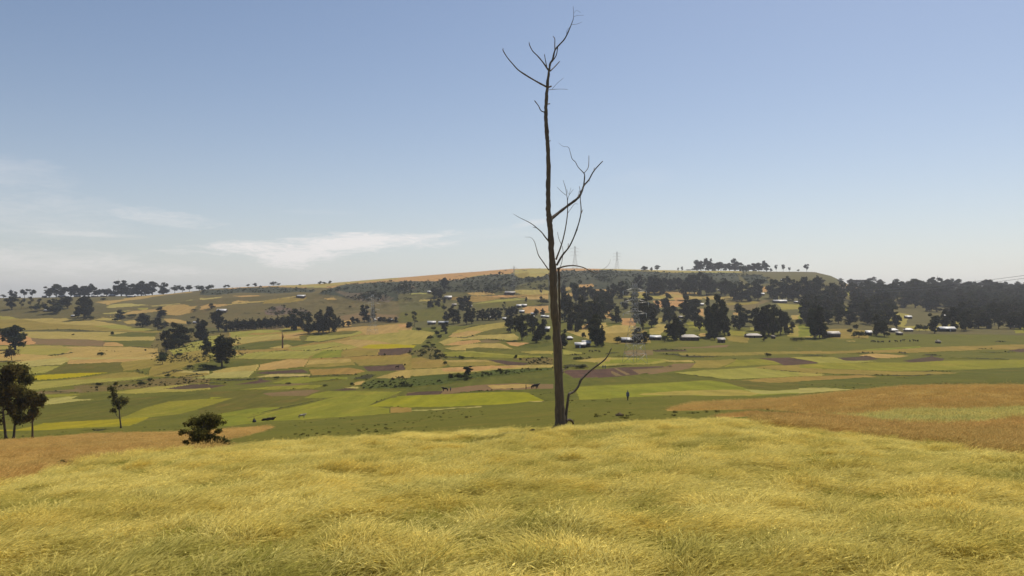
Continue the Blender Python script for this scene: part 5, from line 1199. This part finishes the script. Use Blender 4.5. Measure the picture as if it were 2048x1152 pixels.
def hut(R, x0, x1, top, bot, label, roof='gable', tin=None, wall=None, ymin=200.0, door_c=0, group=None):
    X0, Y0, S = R
    x0, x1, top, bot = X0 + x0 / S, X0 + x1 / S, Y0 + top / S, Y0 + bot / S
    p = hit((x0 + x1) / 2, bot, ymin); k = p.y / F
    W = (x1 - x0) * k; H = max((bot - top) * k * .88, 2.4); D = max(4.5, min(8, W * .6))
    HN[0] += 1; r = random.Random(HN[0])
    wh = H * .62; rh = H - wh
    o = empty('tin_roofed_hut', p - Vector((0, 0, .1)), r.uniform(-.12, .12), label=label, cat='house', group=group or 'tin-roofed huts of the valley villages')
    wm_ = wall or M_MUD; tm = tin or M_TIN
    w, d = W / 2 - .35, D / 2
    wb = MB()
    wb.add([(-w,0,-.8),(w,0,-.8),(w,2*d,-.8),(-w,2*d,-.8),(-w,0,wh),(w,0,wh),(w,2*d,wh),(-w,2*d,wh),(-w,d,H-.15),(w,d,H-.15)],
           [(0,1,5,4),(2,3,7,6)], [(1,2,6),(1,6,5),(5,6,9),(3,0,4),(3,4,7),(7,4,8)])
    wb.build('wall', wm_, o)
    e = .45; rb = MB(); th = .12
    if roof == 'hip':
        q = W * .22
        V = [(-w-e,-e,wh-.15),(w+e,-e,wh-.15),(w+e,2*d+e,wh-.15),(-w-e,2*d+e,wh-.15),(-w+q,d,H),(w-q,d,H)]
        rb.add(V, [(0,1,5,4),(2,3,4,5)], [(1,2,5),(3,0,4)])
    elif roof == 'shed':
        V = [(-w-e,-e,wh),(w+e,-e,wh),(w+e,2*d+e,H),(-w-e,2*d+e,H)]; V += [(a, b2, c + th) for a, b2, c in V]
        rb.add(V, [(3,2,1,0),(4,5,6,7),(0,1,5,4),(1,2,6,5),(2,3,7,6),(3,0,4,7)])
    else:
        for sgn in (0, 1):
            a = -e if sgn == 0 else 2*d + e
            V = [(-w-e,a,wh-.2),(w+e,a,wh-.2),(w+e,d,H),(-w-e,d,H)]; V += [(x_, y_, z_ + th) for x_, y_, z_ in V]
            rb.add(V, [(3,2,1,0),(4,5,6,7),(0,1,5,4),(1,2,6,5),(2,3,7,6),(3,0,4,7)])
        n = max(3, int(W / 1.6))
        for i in range(n + 1):                                     # seams of the sheets
            xx = -w - e + (2*w + 2*e) * i / n
            rb.beam((xx, -e, wh - .2 + th + .02), (xx, d, H + th + .02), .07)
    rb.build('roof', tm, o)
    dx = r.uniform(-.3, .3) * w; dh = min(1.9, wh - .35)
    MB().box((dx, -.03, dh / 2), (.95, .08, dh)).build('door', M_DOORP if door_c else M_DOOR, o)
    if W > 8: MB().box((dx + (2.6 if dx < 0 else -2.6), -.03, wh * .55), (.8, .07, .7)).build('window', M_DOOR, o)
    return o
W_ = 'white tin roof '
for (a, b2, c, d), lab in zip([(143,188,352,370),(408,447,344,364),(558,624,342,364),(718,772,342,362),(888,942,342,362),(978,1032,338,360),(1056,1112,332,356),(1233,1307,340,364)],
    ['first hut from the left under the western ridge trees','second hut from the left under the western ridge trees','third hut from the left under the western ridge trees','fourth hut from the left under the western ridge trees','fifth hut from the left under the western ridge trees','sixth hut from the left under the western ridge trees','seventh hut from the left under the western ridge trees','large bright-roofed hut where the western ridge trees thin out']):
    hut(R1, a, b2, c, d, lab)
hut(R1, 422, 508, 480, 505, 'bright roofed hut left of the round trees on the western slope'); hut(R1, 688, 734, 533, 556, 'tilted bright roof half hidden by the big tree on the western slope')
hut(R1, 1878, 1932, 596, 622, 'small hut peeping out between the trees of the western gully')
hut(R2, 158, 252, 474, 520, 'white roofed hut on the hillside above the round-headed clump', wall=M_MUD2); hut(R2, 166, 202, 562, 584, 'little pale hut deep in the clump west of the hedge row')
hut(R2, 933, 1017, 338, 374, 'lone long hut with bright roof high on the hillside', 'shed'); hut(R2, 618, 642, 620, 634, 'tiny white roof showing through the hedge row')
hut(R2, 1684, 1716, 566, 596, 'small hut directly behind the legs of the western lattice tower', 'hip'); hut(R2, 1730, 1756, 556, 596, 'narrow bright hut right of the western lattice tower'); hut(R2, 1842, 1874, 566, 604, 'white gabled hut at the right end of the tower trees')
hut(R3, 262, 298, 486, 516, 'small hut at the foot of the scarp, left of the dark tree'); hut(R3, 428, 498, 532, 574, 'bright hut at the foot of the scarp, right of the dark tree', wall=M_MUD2)
hut(R3, 1002, 1104, 488, 526, 'long dark-walled shed alone below the scarp', 'shed', M_TIN2); hut(R3, 498, 544, 608, 634, 'hut among the trees below the scarp huts', 'gable', M_TIN2); hut(R3, 660, 694, 622, 650, 'little hut at the right end of the scarp trees', 'gable', M_TIN2)
hut(R3, 262, 344, 774, 814, 'hut with gabled white roof at the field edge beside the gully shrubs', wall=M_MUD); hut(R3, 364, 462, 778, 812, 'wide low roofed hut next to the gabled one by the gully shrubs', 'shed')
hut(R3, 862, 908, 736, 758, 'flat white roof under the tree belt, the left one'); hut(R3, 982, 1028, 740, 768, 'flat white roof under the tree belt, the middle one'); hut(R3, 1078, 1128, 752, 788, 'pale roofed hut at the right end of the tree belt', wall=M_MUD2)
hut(R3, 1118, 1166, 614, 652, 'left of the two bright huts above the orange plot'); hut(R3, 1168, 1218, 612, 646, 'right of the two bright huts above the orange plot'); hut(R3, 1143, 1192, 670, 704, 'hut at the left corner of the orange plot')
hut(R3, 1255, 1300, 694, 724, 'steep white roof among slender trees left of the bare trunk'); hut(R3, 1242, 1290, 724, 748, 'lower white roof in front of the steep one'); hut(R3, 1352, 1396, 718, 746, 'white roof left of the bare trunk, second nearest to it'); hut(R3, 1392, 1432, 722, 750, 'white roof touching the bare trunk on its left side')
hut(R3, 1388, 1440, 826, 884, 'dark hut partly hidden by the bare trunk', wall=M_DOOR); hut(R3, 1600, 1664, 918, 962, 'pale roof behind the dark tree right of the bare trunk', 'hip')
hut(R3, 1750, 1834, 956, 1026, 'rear half of the twin-roofed dark hut right of the bare trunk', wall=M_DOOR); hut(R3, 1678, 1786, 976, 1038, 'front half of the twin-roofed dark hut right of the bare trunk', wall=M_DOOR, door_c=1)
hut(R4, 196, 328, 902, 962, 'long hut with bright roof behind the big lattice tower', 'gable', wall=M_DOOR); hut(R4, 458, 576, 884, 934, 'long hut with pale roof right of the big lattice tower', 'shed', wall=M_MUD)
hut(R4, 758, 928, 872, 938, 'large house with grey hipped roof, biggest in the village', 'hip', M_TIN2, wall=M_MUD); hut(R4, 1098, 1170, 906, 958, 'small boxy dark hut with flat pale roof at the pasture edge', 'shed', M_TIN2, wall=M_MUD)
hut(R4, 1362, 1514, 864, 912, 'long low pale-roofed house left of the round clump', 'hip', M_TIN2, wall=M_MUD2); hut(R4, 702, 758, 742, 768, 'small bright roof between the trees above the hipped house'); hut(R4, 736, 774, 712, 730, 'tiny roof just above the small bright roof', 'gable', M_TIN2)
hut(R4, 1618, 1744, 554, 588, 'long bright roof at the upper belt of trees'); hut(R4, 1812, 1864, 566, 588, 'short bright roof right of the long one in the upper belt'); hut(R4, 922, 968, 586, 614, 'bright-roofed hut left of the tallest clump')
hut(R4, 1502, 1534, 490, 518, 'small hut at the orange gap of the upper belt'); hut(R4, 1098, 1128, 462, 480, 'tiny hut inside the upper belt'); hut(R4, 1686, 1722, 364, 382, 'small roof above the upper belt, on the hill foot'); hut(R4, 1608, 1638, 903, 920, 'low pale shelter on the pasture right of the long low house', 'shed', M_THATCH)
hut(R5, 242, 378, 736, 802, 'barn-like hut with broad grey roof left of the eastern wood', 'gable', M_TIN2, wall=M_MUD); hut(R5, 608, 664, 732, 784, 'steep-roofed hut at the left foot of the eastern wood', wall=M_DOOR)
hut(R5, 838, 902, 710, 754, 'brightest round-looking roof at the foot of the eastern wood', 'hip'); hut(R5, 962, 1038, 708, 748, 'second bright hipped roof at the foot of the eastern wood', 'hip'); hut(R5, 898, 946, 756, 780, 'low grey roof in front of the two bright hipped ones', 'shed', M_TIN2)
hut(R5, 1286, 1428, 696, 748, 'long white-roofed house in front of the eastern wood', 'gable', wall=M_DOOR, door_c=1); hut(R5, 1302, 1354, 586, 618, 'bright roof in the right clearing of the eastern wood'); hut(R5, 966, 1028, 596, 630, 'bright roof in the middle clearing of the eastern wood'); hut(R5, 832, 880, 596, 618, 'faint roof in the left clearing of the eastern wood', 'gable', M_TIN2)
hut(R5, 602, 652, 354, 374, 'small roof on the far skyline right of the mesa'); hut(R5, 436, 494, 342, 362, 'pale roof in the orange field behind the mesa'); hut(R5, 374, 420, 342, 360, 'left pale roof at the foot of the mesa', 'gable', M_TIN2); hut(R5, 1962, 2014, 686, 716, 'grey hut at the far right foot of the eastern wood', 'gable', M_TIN2)
hut(R5, 1258, 1292, 826, 854, 'tiny round-roofed shelter alone on the eastern pasture', 'hip', M_THATCH)

M_STEEL = flat_mat('galvanised_steel', (188, 188, 182), .5, .5, .3, (150, 148, 142))
M_INS = flat_mat('insulator_glass', (206, 212, 210), .3, .6)
def lattice_tower(px, base, hp, label, rz=.35, ymin=200.0, wid=.085, armw=.19, name='lattice_tower', Y=None):
    p = hit(px, base, ymin) if Y is None else at(px, base, Y)
    h = hp / F * p.y; t = wid
    o = empty(name, p - Vector((0, 0, .2)), rz, label=label, cat='pylon', group='high-voltage lattice towers')
    def half(z):
        f_ = z / h
        return h * (.115 - (.115 - .030) * min(1, f_ / .62)) if f_ < .62 else h * (.030 - .010 * (f_ - .62) / .38)
    levels = [0, .13, .25, .36, .46, .55, .62, .69, .76, .83, .90, 1.0]
    m = MB()
    th = max(.09, t * h / 36 * 1.5)
    for i in range(len(levels) - 1):
        z0, z1 = levels[i] * h, levels[i+1] * h; a, b2 = half(z0), half(z1)
        c0 = [(a, a), (-a, a), (-a, -a), (a, -a)]; c1 = [(b2, b2), (-b2, b2), (-b2, -b2), (b2, -b2)]
        for j in range(4):
            k = (j + 1) % 4
            m.beam((*c0[j], z0), (*c1[j], z1), th * 1.3)
            m.beam((*c0[j], z0), (*c1[k], z1), th * .75); m.beam((*c0[k], z0), (*c1[j], z1), th * .75)
            m.beam((*c1[j], z1), (*c1[k], z1), th * .75)
    m.build('lattice_mast', M_STEEL, o)
    for f_ in (.62, .76, .90):
        z = f_ * h; L = h * armw * (1.12 if f_ == .76 else .95)
        for s in (-1, 1):
            am = MB(); a = half(z)
            for q in (-1, 1):
                am.beam((s * a, q * a, z), (s * L, 0, z + .01 * h), th); am.beam((s * a, q * a, z + .045 * h), (s * L, 0, z + .01 * h), th)
            am.beam((s * (a + L) / 2, 0, z), (s * (a + L) / 2, 0, z + .03 * h), th * .7)
            arm = am.build('cross_arm', M_STEEL, o)
            MB().tube([(s * L, 0, z + .01 * h), (s * L, 0, z - .045 * h)], [.12, .12], 5).build('insulator', M_INS, arm)
    pk = MB()
    for s in (-1, 1):
        pk.beam((s * half(h), 0, h * .99), (s * h * .085, 0, h * 1.05), th)
    pk.build('earth_wire_peak', M_STEEL, o)
    return o, h
TW = []
TW.append(lattice_tower(1270, 727, 160, 'nearest tall lattice power tower standing on the pasture by the ploughed plots', .5, 130))
TW.append(lattice_tower(745, 669, 80, 'lattice power tower in the western fields beside the tower trees', .5))
TW.append(lattice_tower(1028, 577, 44, 'faint lattice power tower in front of the scarp left of the bare tree', .4))
TW.append(lattice_tower(1150, 542, 50, 'lattice power tower on the hill crest just right of the bare tree', .2, Y=1790))
TW.append(lattice_tower(1234, 545, 42, 'farther lattice power tower on the hill crest, the right one', .2, Y=1795))
M_WIRE = flat_mat('dark_wire', (84, 84, 88), .6, .3)
def wire(a, b2, sag, label, r=.05, n=24):
    pts = []
    for i in range(n + 1):
        t = i / n; q = a.lerp(b2, t); q.z -= 4 * sag * t * (1 - t); pts.append(q - a)
    o = MB().tube(pts, [r] * (n + 1), 4).build('power_line', M_WIRE); o.location = a
    return tag(o, label, 'wire', 'power lines over the valley')
wire(at(1640, 577, 1500), at(2260, 520, 520), 9, 'upper of the two dark wires rising over the eastern skyline', .13)
wire(at(1640, 582, 1500), at(2260, 526, 520), 9, 'lower of the two dark wires rising over the eastern skyline', .13)
pole = empty('utility_pole', hit(1123, 706, 130), label='thin dark pole standing close right of the bare trunk', cat='pole')
q = pole.location.y / F
MB().tube([(0, 0, -.3), (0, 0, 34 * q)], [.9 * q, .6 * q], 6).build('post', M_DOOR, pole); MB().beam((-3 * q, 0, 32 * q), (3 * q, 0, 32 * q), .7 * q).build('cross_bar', M_DOOR, pole)

# people and cattle
M_SKIN = flat_mat('skin', (92, 66, 52), .7, .2); M_CLO = flat_mat('dark_cloth', (56, 56, 66), .9, .1); M_SHA = flat_mat('grey_shawl', (122, 126, 140), .9, .1, 0, (70, 72, 84))
M_COW = flat_mat('dark_hide', (44, 36, 32), .8, .2); M_COWW = flat_mat('pale_hide', (196, 188, 176), .8, .2, 0, (120, 92, 72)); M_HORN = flat_mat('horn', (170, 160, 140), .6, .3)
def skin_mesh(name, V, E, R, mat, lvl=1):
    me = bpy.data.meshes.new(name); me.from_pydata(V, E, []); o = bpy.data.objects.new(name, me); COL.objects.link(o)
    sk = o.modifiers.new('skin', 'SKIN')
    for i, r in enumerate(R): me.skin_vertices[0].data[i].radius = r if isinstance(r, tuple) else (r, r)
    me.skin_vertices[0].data[0].use_root = True
    ss = o.modifiers.new('sub', 'SUBSURF'); ss.levels = ss.render_levels = lvl
    dg = bpy.context.evaluated_depsgraph_get(); dg.update()
    m2 = bpy.data.meshes.new_from_object(o.evaluated_get(dg)); m2.name = name
    bpy.data.objects.remove(o); m2.materials.clear(); m2.materials.append(mat)
    for p_ in m2.polygons: p_.use_smooth = True
    return m2
def ensure_skin():
    pass
def body_mesh(pose):
    if pose == 'sit':
        V = [(0,0,.16),(0,0,.38),(0,-.02,.58),(0,-.03,.66),(0,-.04,.80),(.1,0,.15),(.16,-.38,.40),(.15,-.50,.06),(-.1,0,.15),(-.16,-.38,.40),(-.15,-.50,.06),(.20,-.02,.56),(.25,-.22,.42),(.15,-.38,.42),(-.20,-.02,.56),(-.25,-.22,.42),(-.15,-.38,.42),(.15,-.60,.03),(-.15,-.60,.03)]
    else:
        st = .16 if pose == 'walk' else .03
        V = [(0,0,.95),(0,0,1.2),(0,0,1.42),(0,-.01,1.5),(0,-.02,1.64),(.1,0,.9),(.11,-st,.48),(.12,-st*.6,.07),(-.1,0,.9),(-.11,st*.6,.48),(-.12,st*1.3,.07),(.21,0,1.4),(.25,.02,1.13),(.22,-.14,.93),(-.21,0,1.4),(-.26,.02,1.13),(-.2,-.2,1.0),(.12,-st*.6-.14,.03),(-.12,st*1.3-.14,.03)]
    E = [(0,1),(1,2),(2,3),(3,4),(0,5),(5,6),(6,7),(0,8),(8,9),(9,10),(2,11),(11,12),(12,13),(2,14),(14,15),(15,16),(7,17),(10,18)]
    R = [(.15,.12),(.15,.12),(.17,.11),.055,.105,.1,.07,.045,.1,.07,.045,.065,.045,.035,.065,.045,.035,.035,.035]
    return skin_mesh('body', V, E, R, M_CLO)
def shawl(pose):
    n = 14; V = []; z0 = 0 if pose != 'sit' else -.83
    prof = [(1.52, .09, .08), (1.43, .22, .15), (1.2, .27, .19), (.95, .29, .21), (.72, .27, .22)] if pose != 'sit' else [(1.50, .1, .09), (1.42, .24, .2), (1.2, .30, .32), (.95, .34, .42)]
    for z, a, b2 in prof:
        for j in range(n):
            t = 2 * math.pi * j / n; w = 1 + .07 * math.sin(5 * t + z * 3)
            V.append((a * w * math.cos(t), b2 * w * math.sin(t) - (.12 if pose == 'sit' and z < 1.3 else 0), z + z0))
    Q = [(i*n+j, i*n+(j+1) % n, (i+1)*n+(j+1) % n, (i+1)*n+j) for i in range(len(prof)-1) for j in range(n)]
    return MB().add(V, Q)
def head_bits(o, z, y=-.02):
    m = MB(); n = 10; V = []
    for i in range(5):
        f_ = math.pi * .62 * (i + .3) / 5
        for j in range(n):
            a = 2 * math.pi * j / n; V.append((.115 * math.sin(f_) * math.cos(a), .12 * math.sin(f_) * math.sin(a) + y + .012, z + .13 * math.cos(f_)))
    m.add(V, [(i*n+j, (i+1)*n+j, (i+1)*n+(j+1) % n, i*n+(j+1) % n) for i in range(4) for j in range(n)], [(0, j, j+1) for j in range(1, n-1)])
    m.build('head_cloth', M_SHA if z > 1.3 else M_CLO, o, True)
BODY = {k: body_mesh(k) for k in ('stand', 'walk', 'sit')}
def person(px, base, label, pose='stand', rz=0.0, sc=1.0, shw=True):
    p = hit(px, base, 130)
    o = empty('person', p, rz, label=label, cat='person'); o.scale = (sc,) * 3
    link(bpy.data.objects.new('body', BODY[pose]), o)
    if shw: shawl(pose).build('shawl', M_CLO if pose == 'sit' else M_SHA, o, True)
    head_bits(o, .84 if pose == 'sit' else 1.68, -.04 if pose == 'sit' else -.02)
    return o
person(1255.5, 801, 'person in dark clothes and grey shawl walking over the pasture', 'walk', 2.6, 1.05)
person(508, 845.5, 'person in dark cloth sitting on the pasture left of the resting cattle', 'sit', .8, 1.5)
person(1052, 779.5, 'person in dark clothes walking behind the dark oxen', 'walk', 1.5, 1.0, False)
person(901, 783, 'person standing at the ploughed strip beside a dark ox', 'stand', 1.2, .95)
person(1206, 738, 'left one of two people by the dark ploughed plot', 'stand', .5, 1.0); person(1210.5, 738, 'right one of two people by the dark ploughed plot', 'stand', -.7, .98)
def cow_body(lying):
    if lying:
        V = [(0,0,.42),(.45,0,.45),(.85,0,.42),(1.1,0,.62),(1.3,0,.85),(1.52,0,.78),(-.5,0,.42),(-.8,0,.40),(.75,-.25,.12),(1.05,-.28,.06),(.75,.25,.12),(1.05,.28,.06),(-.55,-.34,.16),(-.15,-.42,.06),(-.6,.32,.14),(-.2,.4,.06),(-1.0,0,.3),(-1.05,.1,.08)]
    else:
        V = [(0,0,1.0),(.45,0,1.02),(.8,0,1.05),(1.08,0,1.22),(1.3,0,1.38),(1.55,0,1.25),(-.45,0,1.02),(-.75,0,1.05),(.72,-.2,.55),(.74,-.2,.06),(.72,.2,.55),(.68,.2,.06),(-.72,-.2,.58),(-.66,-.2,.06),(-.72,.2,.58),(-.74,.2,.06),(-.92,0,.85),(-.96,0,.4)]
    E = [(0,1),(1,2),(2,3),(3,4),(4,5),(0,6),(6,7),(2,8),(8,9),(2,10),(10,11),(7,12),(12,13),(7,14),(14,15),(7,16),(16,17)]
    R = [(.32,.34),(.32,.36),(.27,.36),(.15,.2),(.14,.14),(.08,.08),(.31,.34),(.24,.28),.11,.06,.11,.06,.12,.06,.12,.06,.04,.03]
    return skin_mesh('body', V, E, R, M_COW)
COW = {False: cow_body(False), True: cow_body(True)}
def cow(px, base, label, lying=False, rz=0.0, sc=1.0, mat=None, dy=0.0, group='cattle in the valley'):
    p = hit(px, base, 130); p = p + Vector((0, dy, 0))
    o = empty('cow', p, rz, label=label, cat='cattle', group=group); o.scale = (sc,) * 3
    me = COW[lying]
    if mat: me = me.copy(); me.materials[0] = mat
    link(bpy.data.objects.new('body', me), o)
    zh = .95 if lying else 1.48
    for s in (-1, 1):
        MB().tube([(1.28, s*.08, zh), (1.26, s*.24, zh + .08), (1.30, s*.30, zh + .26)], [.035, .028, .012], 5).build('horn', M_HORN, o, True)
        MB().tube([(1.2, s*.12, zh - .07), (1.16, s*.28, zh - .10)], [.05, .02], 4).build('ear', mat or M_COW, o)
    hz = .78 if lying else 1.36
    MB().tube([(.55, 0, hz - .15), (.72, 0, hz + .08), (.9, 0, hz - .1)], [.08, .14, .08], 6).build('hump', mat or M_COW, o, True)
    return o
cow(1068, 778, 'dark ox of the plough pair, the left one', rz=.15, sc=1.0); cow(1071, 777.2, 'dark ox of the plough pair, the right one', rz=.15, sc=1.0, dy=1.2)
cow(891, 783, 'dark ox standing on the ploughed strip', rz=2.9, sc=1.1)
cow(530, 842, 'dark ox lying on the pasture, the left of two', True, .2, 1.05); cow(540, 841, 'dark ox lying on the pasture, the right of two', True, .1, 1.15)
cow(603, 837, 'white and brown cow standing on the green pasture', rz=.3, sc=.95, mat=M_COWW)
for i, xx in enumerate((1179, 1185, 1192, 1199)):
    cow(xx, 704 + (i % 2), 'small dark beast, %s from the left, grazing in front of the twin-roofed hut' % ORD[i], rz=1.0 + i, sc=.8)
for i, (xx, yy) in enumerate(((1744,685),(1750,685.5),(1757,686),(1764,686),(1779,685),(1793,685),(1801,684),(1806,683),(1820,684),(1829,683.5),(1835,684))):
    cow(xx, yy, 'dark grazing beast, %s from the left, in the herd before the eastern wood' % ORD[i], rz=.3 + i * 1.7, sc=1.0, group='herd before the eastern wood')
stone('rock', hit(1239, 832, 60), .42, 'dark rock lying on the pasture between the bare tree and the walking person', seed=5)
cow(794, 736.5, 'dark ox on the brown plot west of the reed strip', rz=.3, sc=1.0)
# ------------------------------------------------------------------ the air
hz = MB()
x0, x1, y0, y1, z0, z1 = -17500, 17500, -600, 7300, -60, 130
hz.add([(x0,y0,z0),(x1,y0,z0),(x1,y1,z0),(x0,y1,z0),(x0,y0,z1),(x1,y0,z1),(x1,y1,z1),(x0,y1,z1)], [(0,3,2,1),(4,5,6,7),(0,1,5,4),(1,2,6,5),(2,3,7,6),(3,0,4,7)])
mh = bpy.data.materials.new('haze'); mh.use_nodes = True; th_ = mh.node_tree; th_.nodes.clear()
pv = th_.nodes.new('ShaderNodeVolumePrincipled'); pv.inputs['Density'].default_value = 0.00010; pv.inputs['Color'].default_value = (.93, .95, .99, 1); pv.inputs['Anisotropy'].default_value = .5
oo = th_.nodes.new('ShaderNodeOutputMaterial'); th_.links.new(pv.outputs[0], oo.inputs['Volume'])
tag(hz.build('haze', mh), 'thin pale air over the whole valley', kind='stuff')
